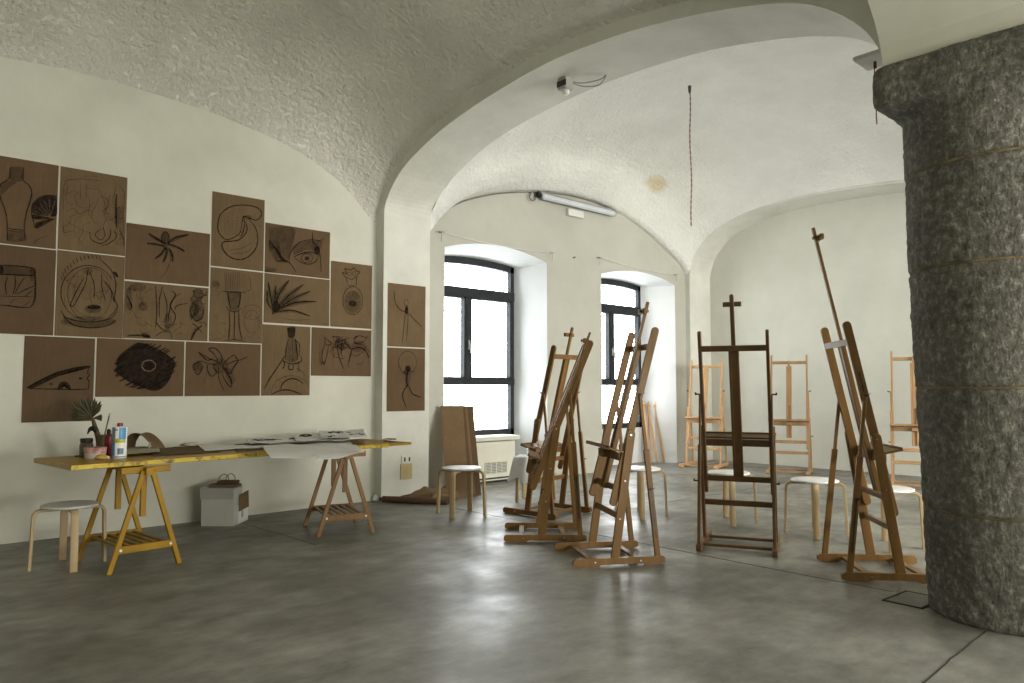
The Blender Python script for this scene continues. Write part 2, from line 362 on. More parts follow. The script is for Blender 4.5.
north_e = arcz([(5.2, 3.0), (5.45, 3.27), (5.57, 3.40), (5.77, 3.55), (6.02, 3.70), (6.35, 3.83), (6.71, 3.94), (7.28, 4.06), (7.9, 4.135), (8.4, 4.15), (8.8, 4.125), (9.28, 4.05), (9.7, 3.93), (10.06, 3.80), (10.5, 3.60), (10.9, 3.40), (11.1, 3.2)])
east = arcz([(7.46, 2.9), (7.46, 3.2), (7.43, 3.36), (7.33, 3.60), (7.1, 3.84), (6.84, 3.98), (6.5, 4.1), (6.1, 4.17), (5.43, 4.215), (4.66, 4.20), (3.89, 4.14), (3.2, 4.03), (2.6, 3.86), (2.1, 3.6), (1.8, 3.35), (1.69, 3.15)])
rib_w = ell(.95, 3.56, 1.12, 3.12)       # longitudinal arch over the near bay, spans X -2.6..4.5
rib_e = ell(8.2, 2.9, 1.0, 3.12)
def cosgrid(a, b, n): return [a + (b - a) * (1 - math.cos(PI * i / n)) / 2 for i in range(n + 1)]
def patch(x0, x1, y0, y1, S, N, W, E, n=44):
    xs = cosgrid(x0, x1, n); ys = cosgrid(y0, y1, n)
    cSW = (S(x0) + W(y0)) / 2; cSE = (S(x1) + E(y0)) / 2; cNW = (N(x0) + W(y1)) / 2; cNE = (N(x1) + E(y1)) / 2
    def z(x, y):
        u = (x - x0) / (x1 - x0); v = (y - y0) / (y1 - y0)
        return (1 - v) * S(x) + v * N(x) + (1 - u) * W(y) + u * E(y) - ((1 - u) * (1 - v) * cSW + u * (1 - v) * cSE + (1 - u) * v * cNW + u * v * cNE)
    def fn(u, v):
        x = xs[round(u * n)]; y = ys[round(v * n)]; zz = z(x, y)
        w = math.sin(PI * round(u * n) / n) * math.sin(PI * round(v * n) / n)
        return (x, y, zz + w * .018 * noise.noise(V((x * 1.3, y * 1.3, 2))))
    return fn, z
mir = lambda f: (lambda y: f(2 * 1.245 - y))
def atleast(f, y1, z1): return lambda y: max(f(y), z1) if y > y1 - .6 else f(y)
fnA, zA = patch(XW, XP0, YN, YL, lambda x: max(rib_w(x) + .12, 3.5), north_w, atleast(near_out0, YL, north_w(XW)), atleast(near_out0, YL, north_w(XP0)))
fnB, zB = patch(XP1, XE0, YN, YWIN, lambda x: max(rib_e(x), 3.15), north_e, atleast(far_in, YWIN, north_e(XP1)), atleast(east, YWIN, north_e(XE0)))
struct('ceiling', MB().grid(fnA, 44, 44), M['vault_near'], smooth=True, angle=60)
struct('ceiling', MB().grid(fnB, 44, 44), M['vault_far'], smooth=True, angle=60)
def vault_hit(px, py, z0, zf):
    d = ray(px, py); k = 5.0
    while True:
        q = CAM + d * k
        if q.z >= zf(q.x, q.y) or k > 20: return q
        k += .01
M['vault_far'].node_tree.nodes['stain_place'].inputs['Location'].default_value = vault_hit(657, 184, 0, zB)
fnC, _ = patch(XW, XP0, YSW, YS, lambda x: north_w(x), lambda x: rib_w(x) + .12, lambda y: near_out0(2.49 - y * 1.0), lambda y: near_out0(2.49 - y))
fnD, _ = patch(XP1, XE0, YSW, YS, lambda x: north_e(x), rib_e, lambda y: far_in(2.49 - y), lambda y: east(2.49 - y))
struct('ceiling', MB().grid(fnC, 24, 24), M['vault_near'], smooth=True, angle=60)
struct('ceiling', MB().grid(fnD, 24, 24), M['vault_far'], smooth=True, angle=60)
# floor
struct('floor', MB().box((XW - .3, YSW - .3, -.12), (XE + .3, YG + .35, 0)), M['floor'])

def strip_wall(axis, pos, back, s_list, zbot, ztop, mat, name):
    """wall as vertical strips: s along the wall, its room face at pos, its back at back"""
    mb = MB()
    def P(s, d, z): return (s, d, z) if axis == 'x' else (d, s, z)
    for a, b in zip(s_list[:-1], s_list[1:]):
        za0, zb0, za1, zb1 = zbot(a, b)[0], zbot(a, b)[1], ztop(a), ztop(b)
        vs = [P(a, pos, za0), P(b, pos, zb0), P(b, pos, zb1), P(a, pos, za1), P(a, back, za0), P(b, back, zb0), P(b, back, zb1), P(a, back, za1)]
        mb.add(vs, [(0, 1, 2, 3), (7, 6, 5, 4), (0, 4, 5, 1), (3, 2, 6, 7), (0, 3, 7, 4), (1, 5, 6, 2)])
    return struct(name, mb, mat)
lin = lambda a, b, n: [a + (b - a) * i / n for i in range(n + 1)]
zero = lambda a, b: (0, 0)
strip_wall('x', YL, YL + .3, lin(XW - .3, XP0 + .05, 48), zero, lambda x: north_w(x) + .06, M['wall_warm'], 'wall_left')
# window wall with two arched niches, splayed jambs
W1, W2 = (5.77, 7.62), (8.81, 10.74)
G1, G2 = (5.90, 7.425), (8.96, 10.42)
def archf(w, spring, rise):
    c = (w[0] + w[1]) / 2; h = (w[1] - w[0]) / 2
    return lambda x: spring + rise * (1 - min(1, abs((x - c) / h)) ** 2)
a1, a2 = archf(W1, 3.065, .135), archf(W2, 3.035, .13)
b1, b2 = archf(G1, 3.02, .045), archf(G2, 3.02, .045)
def wbot(a, b):
    m = (a + b) / 2
    for w, f in ((W1, a1), (W2, a2)):
        if w[0] < m < w[1]: return f(a), f(b)
    return 0, 0
sl = lin(XP1 - .02, W1[0], 4) + lin(W1[0], W1[1], 20)[1:] + lin(W1[1], W2[0], 8)[1:] + lin(W2[0], W2[1], 20)[1:] + lin(W2[1], XE0 + .05, 4)[1:]
def front_face():
    mb = MB(); wall_ = mb; niche = MB()
    for a, b in zip(sl[:-1], sl[1:]):
        za, zb = wbot(a, b)
        mb.add([(a, YWIN, za), (b, YWIN, zb), (b, YWIN, north_e(b) + .06), (a, YWIN, north_e(a) + .06)], [(0, 1, 2, 3)])
    mb = niche
    for W, G, fa, fb in ((W1, G1, a1, b1), (W2, G2, a2, b2)):
        for s in (0, 1):
            mb.add([(W[s], YWIN, 0), (G[s], YG + .1, 0), (G[s], YG + .1, fb(G[s])), (W[s], YWIN, fa(W[s]))], [(0, 1, 2, 3)])
        n = 20
        for i in range(n):
            x0, x1 = W[0] + (W[1] - W[0]) * i / n, W[0] + (W[1] - W[0]) * (i + 1) / n
            g0, g1 = G[0] + (G[1] - G[0]) * i / n, G[0] + (G[1] - G[0]) * (i + 1) / n
            mb.add([(x0, YWIN, fa(x0)), (x1, YWIN, fa(x1)), (g1, YG + .1, fb(g1)), (g0, YG + .1, fb(g0))], [(0, 1, 2, 3)])
        # parapet under the window
        mb.add([(G[0], YG, 0), (G[1], YG, 0), (G[1], YG, .60), (G[0], YG, .60), (G[0], YG + .1, .60), (G[1], YG + .1, .60)], [(0, 1, 2, 3), (3, 2, 5, 4)])
    mb = wall_
    # outer skin that keeps daylight out between the niches
    yb = YG + .1
    for x0, x1, z0, z1 in ((4.5, G1[0], 0, 5.4), (G1[1], G2[0], 0, 5.4), (G2[1], 12.0, 0, 5.4), (G1[0], G1[1], 3.0, 5.4), (G2[0], G2[1], 3.0, 5.4), (G1[0], G1[1], 0, .6), (G2[0], G2[1], 0, .6)):
        mb.add([(x0, yb, z0), (x1, yb, z0), (x1, yb, z1), (x0, yb, z1)], [(0, 1, 2, 3)])
    return mb, niche
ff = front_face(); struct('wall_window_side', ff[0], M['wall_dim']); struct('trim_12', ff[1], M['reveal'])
strip_wall('y', XE, XE + .3, lin(YSW - .3, YG + .1, 60), zero, lambda y: 4.6, M['wall'], 'wall_back')
strip_wall('y', XW, XW - .3, lin(YSW - .3, YL + .2, 10), zero, lambda y: 5.2, M['wall_warm'], 'wall_behind')
strip_wall('x', YSW, YSW - .3, lin(XW - .3, XE + .3, 10), zero, lambda y: 5.2, M['wall_warm'], 'wall_right')
# roof slab above the vaults closes the shell
struct('ceiling', MB().box((XW - .3, YSW - .3, 5.4), (XE + .3, YG + .35, 5.5)), M['wall'])

def rib_y(x0, x1, f0, f1, ylo, yhi, leg_hi, leg_lo_z, outer_hi, outer_lo, mat, name, n=60):
    """arch band crossing along Y between planes x0 and x1; f0/f1 intrados heights on both planes"""
    mb = MB(); ys = cosgrid(ylo, yhi, n); T = 5.35
    for i in range(n):
        a, b = ys[i], ys[i + 1]
        p = [(x0, a, f0(a)), (x1, a, f1(a)), (x1, b, f1(b)), (x0, b, f0(b))]
        mb.add(p, [(0, 1, 2, 3)])
        mb.add([(x0, a, f0(a)), (x0, b, f0(b)), (x0, b, T), (x0, a, T)], [(0, 1, 2, 3)])
        mb.add([(x1, a, f1(a)), (x1, b, f1(b)), (x1, b, T), (x1, a, T)], [(0, 1, 2, 3)])
    # pier at the high-y end down to the floor
    zt = f0(yhi)
    mb.add([(x0, yhi, 0), (x1, yhi, 0), (x1, yhi, zt), (x0, yhi, zt)], [(0, 1, 2, 3)])
    for x in (x0, x1): mb.add([(x, yhi, 0), (x, outer_hi, 0), (x, outer_hi, T), (x, yhi, T)], [(0, 1, 2, 3)])
    # low-y end block on its bearing
    zl = f0(ylo)
    mb.add([(x0, ylo, leg_lo_z), (x1, ylo, leg_lo_z), (x1, ylo, zl), (x0, ylo, zl)], [(0, 1, 2, 3)])
    return struct(name, mb, mat, smooth=True, angle=30)
rib_y(XP0, XP1, near_in, far_in, 1.735, YP, 0, 3.15, YWIN + .05, .8, M['arch'], 'trim_1')
rib_y(XE0, XE + .02, east, east, 1.69, 7.46, 0, 0, YWIN + .05, .8, M['arch'], 'trim_2')
# mirrored southern arches
mn, mf, me_ = (lambda y: near_in(2.49 - y)), (lambda y: far_in(2.49 - y)), (lambda y: east(2.49 - y))
def rib_s(x0, x1, f0, f1, ylo, yhi, name, n=40):
    mb = MB(); ys = cosgrid(ylo, yhi, n); T = 5.35
    for i in range(n):
        a, b = ys[i], ys[i + 1]
        mb.add([(x0, a, f0(a)), (x1, a, f1(a)), (x1, b, f1(b)), (x0, b, f0(b))], [(0, 1, 2, 3)])
        mb.add([(x0, a, f0(a)), (x0, b, f0(b)), (x0, b, T), (x0, a, T)], [(0, 1, 2, 3)])
        mb.add([(x1, a, f1(a)), (x1, b, f1(b)), (x1, b, T), (x1, a, T)], [(0, 1, 2, 3)])
    struct(name, mb, M['arch'], smooth=True, angle=30)
rib_s(XP0, XP1, mn, mf, -4.73, .755, 'trim_3'); rib_s(XE0, XE + .02, me_, me_, -4.9, .8, 'trim_4')
def rib_x(y0, y1, f, x0, x1, name, n=50):
    mb = MB(); xs = cosgrid(x0, x1, n); T = 5.35
    for i in range(n):
        a, b = xs[i], xs[i + 1]
        mb.add([(a, y0, f(a)), (a, y1, f(a)), (b, y1, f(b)), (b, y0, f(b))], [(0, 1, 2, 3)])
        for y in (y0, y1): mb.add([(a, y, f(a)), (b, y, f(b)), (b, y, T), (a, y, T)], [(0, 1, 2, 3)])
    struct(name, mb, M['wall_warm'], smooth=True, angle=30)
rib_x(YS, YN, rib_w, -2.61, 4.51, 'trim_5'); rib_x(YS, YN, rib_e, 5.30, 11.10, 'trim_6')
# block of plaster between the column head and the springing of the four arches
mb = MB(); mb.box((4.515, YS + .005, 3.145), (5.45, YN - .005, 5.3)); struct('trim_7', mb, M['wall_warm'])

# ------------------------------------------------------------------ stone column
CX, CY = 4.985, 1.245
def column():
    root = thing('stone_column', 'massive round grey hewn stone column with square capital at right', 'column', (CX, CY, 0))
    joints = [.585, 1.27, 1.95, 2.52]
    zs = [0] + joints + [2.93]
    def R(z): return .432 + .052 * min(1, z / 2.3)
    n = 160
    for d in range(len(zs) - 1):
        z0, z1 = zs[d] + (.006 if d else 0), zs[d + 1] - (.006 if d < len(zs) - 2 else -.0)
        m = max(6, int((z1 - z0) / .014)); rings = []
        seedv = d * 7.3
        for j in range(m + 1):
            z = z0 + (z1 - z0) * j / m; e = min(z - z0, z1 - z); r0 = R(z) - .006 * max(0, 1 - e / .012)
            for k in range(n):
                th = 2 * PI * k / n
                p = V((math.cos(th), math.sin(th), z * 1.0))
                q = noise.noise(p * 3 + V((seedv, 0, 0))) * .006 + noise.noise(V((p.x * 11, p.y * 11, z * 14 + seedv))) * .007 + noise.noise(V((p.x * 22, p.y * 22, z * 34))) * .008
                rings.append((math.cos(th) * (r0 + q), math.sin(th) * (r0 + q), z))
        fs = [(j * n + k, j * n + (k + 1) % n, (j + 1) * n + (k + 1) % n, (j + 1) * n + k) for j in range(m) for k in range(n)]
        fs += [tuple(range(n))[::-1], tuple(range(m * n, (m + 1) * n))]
        MB().add(rings, fs).build('drum', M['stone'], root, True, 80)
    for z in joints:
        MB().lathe([(.40, z - .009), (R(z) - .006, z - .008), (R(z) - .003, z), (R(z) - .006, z + .008), (.40, z + .009)], n=64).build('mortar_joint', M['mortar'], root, True)
    # capital: round neck growing into a square slab with rounded corners
    n = 128; rings = []
    def sq(th, a, rc):
        c, s = math.cos(th), math.sin(th); p = 16
        return 1 / ((abs(c) ** p + abs(s) ** p) ** (1 / p)) * a
    prof = [(2.72, .474, 0), (2.80, .480, 0), (2.868, .482, 0), (2.892, .488, .35), (2.908, .498, .8), (2.925, .508, 1), (2.98, .515, 1), (3.06, .518, 1), (3.12, .514, 1), (3.146, .50, 1), (3.15, .46, 1)]
    prof2 = []
    for i in range(len(prof) - 1):
        for k in range(3):
            t = k / 3; prof2.append(tuple(prof[i][q] * (1 - t) + prof[i + 1][q] * t for q in range(3)))
    prof2.append(prof[-1])
    for z, a, w in prof2:
        for k in range(n):
            th = 2 * PI * k / n; r = a * (1 - w) + w * sq(th, a, 0)
            q = noise.noise(V((math.cos(th) * 4, math.sin(th) * 4, z * 4))) * .016 + noise.noise(V((math.cos(th) * 15, math.sin(th) * 15, z * 14))) * .009
            rings.append((math.cos(th) * (r + q), math.sin(th) * (r + q), z))
    m = len(prof2)
    fs = [(j * n + k, j * n + (k + 1) % n, (j + 1) * n + (k + 1) % n, (j + 1) * n + k) for j in range(m - 1) for k in range(n)]
    fs += [tuple(range(n))[::-1], tuple(range((m - 1) * n, m * n))]
    MB().add(rings, fs).build('capital', M['stone'], root, True, 80)
column()

# ------------------------------------------------------------------ windows
def window(num, G, fb, mull):
    y0, y1 = YG - .01, YG + .06; x0, x1 = G
    w = .065
    mb = MB()
    mb.box((x0, y0, .60), (x0 + w, y1, fb(x0 + w) - .0)); mb.box((x1 - w, y0, .60), (x1, y1, fb(x1 - w)))
    mb.box((x0, y0, .60), (x1, y1, .60 + w + .02))
    n = 16
    for i in range(n):
        a, b = x0 + (x1 - x0) * i / n, x0 + (x1 - x0) * (i + 1) / n
        mb.add([(a, y0, fb(a) - .075), (b, y0, fb(b) - .075), (b, y0, fb(b) + .02), (a, y0, fb(a) + .02), (a, y1, fb(a) - .075), (b, y1, fb(b) - .075), (b, y1, fb(b) + .02), (a, y1, fb(a) + .02)],
               [(0, 1, 2, 3), (7, 6, 5, 4), (0, 4, 5, 1), (3, 2, 6, 7)])
    mb.box((x0, y0 - .01, 2.53), (x1, y1, 2.66)); mb.box((x0, y0 - .01, 1.315), (x1, y1, 1.40))
    root = struct('window_%d' % num, mb, M['frame'])
    s = MB(); s.cbox((mull - .045, y0 - .02, 1.39), (mull + .045, y1, 2.54), .006); s.build('mullion', M['frame'], root)
    for a, b in ((x0 + w, mull - .045), (mull + .045, x1 - w)):
        c = MB(); t = .022
        c.box((a, y0 - .012, 1.40), (a + t, y1, 2.53)); c.box((b - t, y0 - .012, 1.40), (b, y1, 2.53)); c.box((a, y0 - .012, 1.40), (b, y1, 1.40 + t)); c.box((a, y0 - .012, 2.53 - t), (b, y1, 2.53))
        f = c.build('casement', M['frame'], root)
        MB().box((a + t, y0 + .03, 1.42), (b - t, y0 + .036, 2.51)).build('pane', M['glass'], f)
    MB().box((x0 + w, y0 + .03, .685), (x1 - w, y0 + .036, 1.315)).build('pane', M['glass'], root)
    MB().box((x0 + w, y0 + .03, 2.66), (x1 - w, y0 + .036, 3.0)).build('pane', M['glass'], root)
    h = MB(); h.cbox((mull - .012, y0 - .045, 1.80), (mull + .012, y0 - .02, 1.93), .004); h.tube([(mull, y0 - .05, 1.88), (mull + .005, y0 - .075, 1.86), (mull + .005, y0 - .07, 1.75)], [.011, .010, .008], 8)
    h.build('handle', M['steel'], root, True)
    return root
window(1, G1, b1, 6.55); window(2, G2, b2, 9.62)
tag(MB().add([(3.5, 9.3, -.5), (13.5, 9.3, -.5), (13.5, 9.3, 5.5), (3.5, 9.3, 5.5)], [(0, 1, 2, 3)]).build('facade_across_yard', M['facade']), 'glowing white panelled building front seen through both windows', 'building')

# radiator cabinet under window 1
rc = thing('radiator_cover', 'cream radiator cabinet with slotted grille under the left window', 'radiator', (6.55, 7.86, 0))
c = MB(); c.cbox((-.64, -.17, .02), (.58, .19, .545), .008); c.build('cabinet', M['white_metal'], rc)
c = MB(); c.cbox((-.66, -.19, .555), (.66, .19, .615), .008); c.build('sill_board', M['wall'], rc)
c = MB(); c.box((-.62, -.178, .045), (.56, -.17, .065)); c.build('trim_strip', M['darkmetal'], rc)
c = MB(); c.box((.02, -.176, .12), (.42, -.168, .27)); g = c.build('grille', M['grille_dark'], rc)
c = MB()
for i in range(5): c.box((.02 + i * .097, -.182, .115), (.032 + i * .097, -.176, .275))
for i in range(8): c.box((.02, -.180, .125 + i * .02), (.42, -.176, .131 + i * .02))
c.build('slat', M['white_metal'], g)

# curtain wires on little hooks, peg
def hookline(x0, x1, z0, z1, lab):
    r = thing('curtain_wire', lab, 'wire', (0, 0, 0))
    pts = [(x0 + (x1 - x0) * i / 14, YWIN - .05, z0 + (z1 - z0) * i / 14 - .035 * math.sin(PI * i / 14)) for i in range(15)]
    MB().tube(pts, .004, 6).build('wire', M['white_plastic'], r, True)
    for x, z in ((x0, z0), (x1, z1)):
        h = MB(); h.tube([(x, YWIN + .01, z), (x, YWIN - .06, z)], .007, 8); h.tube([(x - .04, YWIN - .055, z + .004), (x + .05, YWIN - .055, z + .006)], .007, 6); h.tube([(x, YWIN - .055, z), (x, YWIN - .05, z - .12)], .004, 6)
        h.build('hook', M['grey_plastic'], r, True)
hookline(5.68, 7.68, 3.235, 3.215, 'thin white curtain wire on two hooks above the left window')
hookline(8.72, 10.72, 3.27, 3.21, 'thin white curtain wire on two hooks above the right window')
tag(MB().tube([(8.18, YWIN + .01, 3.21), (8.18, YWIN - .045, 3.215)], [.014, .010], 8).build('wall_peg', M['grey_plastic'], None, True), 'small dark peg in the wall between the two windows', 'peg')

# fluorescent batten + junction box + cable following the arch
fl = thing('fluorescent_lamp', 'long grey fluorescent batten lamp high on the wall above the windows', 'lamp', (8.2, YWIN, 4.0))
c = MB(); c.cbox((-.80, -.075, -.012), (.84, .0, .07), .012); c.build('housing', M['grey_plastic'], fl)
c = MB(); c.cbox((-.77, -.125, -.05), (.83, -.062, .03), .02); c.build('diffuser', M['tube'], fl)
c = MB(); c.tube([(-.84, -.07, .01), (-.79, -.07, .01)], .045, 12); c.build('end_cap', M['black'], fl)
c = MB(); c.tube([(.82, -.07, .01), (.86, -.07, .01)], .05, 12); c.build('end_cap', M['steel'], fl)
tag(MB().cbox((8.02, YWIN - .06, 3.82), (8.36, YWIN, 3.925), .008).build('junction_box', M['white_plastic']), 'flat white junction box just below the fluorescent lamp', 'box')
pts = [V((x, YWIN - .012, north_e(x) - .02)) for x in lin(5.42, 7.25, 20)]
pts += [V((7.28, YWIN - .03, 4.02)), V((7.22, YWIN - .05, 3.95)), V((7.30, YWIN - .05, 3.91)), V((7.36, YWIN - .05, 3.98))]
tag(MB().tube(crom(pts, 3), .009, 6).build('electric_cable', M['wire'], None, True), 'dark cable following the vault edge to the fluorescent lamp', 'cable')
# cable along rest of lunette
tag(MB().tube([(x, YWIN - .012, north_e(x) - .015) for x in lin(7.3, 9.1, 20)], .007, 6).build('electric_cable', M['wire'], None, True), 'thin cable running above the fluorescent lamp under the vault edge', 'cable')

# sensor boxes on the arch soffit
def soff(x, y): t = (x - XP0) / (XP1 - XP0); return near_in(y) * (1 - t) + far_in(y) * t
sz = soff(4.98, 4.68)
sn = thing('motion_sensor', 'small grey motion sensor with cable loop under the white arch', 'sensor', (4.98, 4.68, sz))
c = MB(); c.cbox((-.055, -.05, -.11), (.055, .06, .0), .008); c.build('housing', M['grey_plastic'], sn)
c = MB(); c.lathe([(.030, -.11), (.034, -.120), (.030, -.145), (.018, -.155), (.004, -.157)], n=20); c.build('lens', M['white_plastic'], sn, True)
for q in range(2):
    c = MB(); c.tube(crom([(.04, -.04, -.03 - .01 * q), (.10, -.12, -.05 - .03 * q), (.17, -.24, -.04 - .05 * q), (.20, -.30, -.015 - .02 * q), (.19, -.33, .01)], 5), .006, 6); c.build('cable_loop', M['grey_plastic'], sn, True)
c = MB(); c.box((-.058, -.052, -.085), (-.052, .062, -.03)); c.build('dark_band', M['darkmetal'], sn)
sz = soff(5.15, 1.95)
pl = thing('lighting_plate', 'grey mounting plate with dangling red wire beside the stone capital', 'plate', (5.15, 1.93, 3.50), 0)
c = MB(); c.cbox((-.12, -.15, -.03), (.12, .15, .0), .006); c.build('plate', M['seat_grey'], pl)
c = MB(); c.tube(crom([(-.0, .05, -.045), (.0, .055, -.12), (.01, .045, -.25), (-.005, .05, -.38), (.0, .05, -.46)], 4), .004, 6); c.build('red_wire', M['redwire'], pl, True)
c = MB(); c.tube([(0, .05, -.03), (0, .05, -.075)], .010, 10); c.build('connector', M['maroon'], pl, True)

# hanging red flex from the far vault
fx, fy = 7.93, 5.31; fz = zB(fx, fy)
hf = thing('hanging_flex', 'thin reddish twisted flex hanging from the crown of the far vault', 'cable', (fx, fy, fz))
for q in range(2):
    c = MB(); c.tube([(.005 * math.cos(i * .9 + q * PI) + .012 * math.sin(i * .13), .005 * math.sin(i * .9 + q * PI), -i * .02 + .02) for i in range(92)], .0045, 5); c.build('strand', M['redwire'] if q else M['wire'], hf, True)
c = MB(); c.tube([(0, 0, .03), (0, 0, -.09)], [.022, .016], 10); c.build('connector', M['darkmetal'], hf, True)

# outlets on the pilaster
so = thing('wall_socket', 'white double socket plate low on the pilaster above a yellowed plate', 'socket', (4.985, YP, .452))
c = MB(); c.cbox((-.072, -.014, -.042), (.068, 0, .042), .004); c.build('face_plate', M['white_plastic'], so)
for dx in (-.034, .030):
    c = MB(); c.cbox((dx - .008, -.018, -.022), (dx + .012, -.012, .024), .002); c.build('socket_slot', M['darkmetal'], so)
c = MB(); c.cbox((-.082, -.010, -.088), (.082, 0, .088), .004); c.v = [v + V((4.98, YP, .315)) for v in c.v]
tag(c.build('blank_plate', M['yellowed']), 'square yellowed blank plate below the white socket on the pilaster', 'plate')

# hatch cover and floor joints
hc = thing('floor_hatch', 'square concrete hatch cover with dark rim beside the column foot', 'hatch', (4.885, 1.75, 0), math.radians(-3))
c = MB(); c.box((-.15, -.10, 0), (.15, .10, .004)); c.build('cover', M['hatch'], hc)
c = MB()
for lo, hi in (((-.165, -.115), (.165, -.10)), ((-.165, .10), (.165, .115)), ((-.165, -.1), (-.15, .1)), ((.15, -.1), (.165, .1))): c.box((*lo, 0), (*hi, .005))
c.build('rim', M['crack'], hc)
def joint(pts, w=.008):
    mb = MB(); P = crom([(a, b, .0015) for a, b in pts], 6)
    for i, p in enumerate(P): p.x += .004 * noise.noise(p * 9); p.y += .006 * noise.noise(p * 11 + V((4, 0, 0)))
    mb.sweep(P, [(-.001, -w / 2), (.001, -w / 2), (.001, w / 2), (-.001, w / 2)], (0, 0, 1)); return mb
struct('trim_8', joint([(1.8, 1.20), (3.0, 1.235), (3.56, 1.245), (4.03, 1.262), (4.53, 1.275)]), M['crack'])
struct('trim_9', joint([(4.98, 7.2), (4.98, 5.5), (5.0, 4.0), (4.97, 2.6), (4.98, 1.9)], .0025), M['faintjoint'])
struct('trim_10', joint([(5.4, 5.0), (7.0, 5.05), (9.0, 5.0), (11.6, 5.02)], .0025), M['faintjoint'])
struct('trim_11', joint([(2.95, 7.1), (2.98, 6.6), (3.0, 6.1), (3.0, 5.6)], .0025), M['faintjoint'])

# ------------------------------------------------------------------ drawings on the wall
ZOOM = {'a': (0, 150, .1464), 'b': (0, 240, .1464), 'c': (120, 215, .19036), 'd': (200, 180, .23438), 'e': (200, 280, .23438), 'f': (0, 280, .2196), 'g': (175, 325, .19531)}
def sheet(label, x0, x1, z0, z1, strokes, km, Y=YL, tilt=0.0):
    cx, cz = (x0 + x1) / 2, (z0 + z1) / 2
    root = thing('charcoal_drawing', label, 'drawing', (cx, Y, cz), 0, 'charcoal drawings taped to the wall', rot=(0, tilt, 0))
    g = .0025; hx, hz = (x1 - x0) / 2 - g, (z1 - z0) / 2 - g
    def fn(u, v):
        x = -hx + 2 * hx * u; z = -hz + 2 * hz * v
        e = max(abs(2 * u - 1), abs(2 * v - 1)) ** 6
        return (x, -.004 - .004 * e * (.5 + noise.noise(V((x * 3 + cx, z * 3 + cz, 1)))), z)
    MB().grid(fn, 8, 8, (0, .0035, 0)).build('paper_sheet', km, root, True, 50)
    by = {}
    k = 0
    for st in strokes:
        kind, zk, pts, w = st[:4]
        ox, oy, s = ZOOM[zk]; W = []
        for p in pts:
            q = ony(ox + p[0] * s, oy + p[1] * s, Y); W.append(V((q.x - cx, 0, q.z - cz)))
        k += 1; dy = -.0095 - .00012 * k; fill = len(st) > 4 and st[4] == 'fill'; mb = MB() if fill else by.setdefault(kind, MB())
        if len(st) > 4 and st[4] == 'fill':
            W2 = crom(W + [W[0]], 4)[:-1]; c0 = sum(W2, V()) / len(W2)
            vs = [V((p.x, dy, p.z)) for p in W2] + [V((c0.x, dy, c0.z))]; n = len(W2)
            mb.add(vs, [(i, (i + 1) % n, n) for i in range(n)]); mb.build('smudged_area' if kind == 's' else 'charcoal_patch', M['char_smudge'] if kind == 's' else M['char_dense'], root); continue
        C = crom(W, 5) if len(W) > 2 else W
        wd = w * .0085 / 2; n = len(C); vs = []
        for i, p in enumerate(C):
            d = (C[min(i + 1, n - 1)] - C[max(i - 1, 0)]); d = V((0, 0, 1)) if d.length < 1e-6 else d.normalized(); nn = V((-d.z, 0, d.x))
            t = i / (n - 1); ww = wd * (.45 + .55 * math.sin(PI * min(1, max(0, t))) ** .5) * (1 + .25 * noise.noise(p * 40))
            jj = nn * .002 * noise.noise(p * 30 + V((0, 7, 0)))
            for sgn in (1, -1):
                q = p + jj + nn * ww * sgn; q.x = max(-hx, min(hx, q.x)); q.z = max(-hz, min(hz, q.z)); vs.append(V((q.x, dy, q.z)))
        mb.add(vs, [(2 * i, 2 * i + 1, 2 * i + 3, 2 * i + 2) for i in range(n - 1)])
    names = {'k': ('charcoal_line', M['char']), 'd': ('dense_charcoal', M['char_dense']), 'l': ('faint_line', M['char_faint']), 's': ('smudge', M['char_smudge']), 'w': ('pale_line', M['chalk'])}
    for kd, mb in by.items(): mb.build(names[kd][0], names[kd][1], root)
    return root
def circ(cx, cy, rx, ry, n=10, a0=0, a1=360, rot=0):
    o = []
    for i in range(n + 1):
        t = math.radians(a0 + (a1 - a0) * i / n); x, y = rx * math.cos(t), ry * math.sin(t); r = math.radians(rot)
        o.append((cx + x * math.cos(r) - y * math.sin(r), cy + x * math.sin(r) + y * math.cos(r)))
    return o
rnd = random.Random(3)
def scribble(zk, x0, y0, x1, y1, n, w=.5, kind='l', size=.25):
    out = []
    for i in range(n):
        x, y = rnd.uniform(x0, x1), rnd.uniform(y0, y1); a = rnd.uniform(0, 2 * PI); p = [(x, y)]
        for k in range(4):
            a += rnd.uniform(-1.1, 1.1); L = size * min(x1 - x0, y1 - y0) * rnd.uniform(.3, .7)
            x = min(x1, max(x0, x + L * math.cos(a))); y = min(y1, max(y0, y + L * math.sin(a))); p.append((x, y))
        out.append((kind, zk, p, w))
    return out
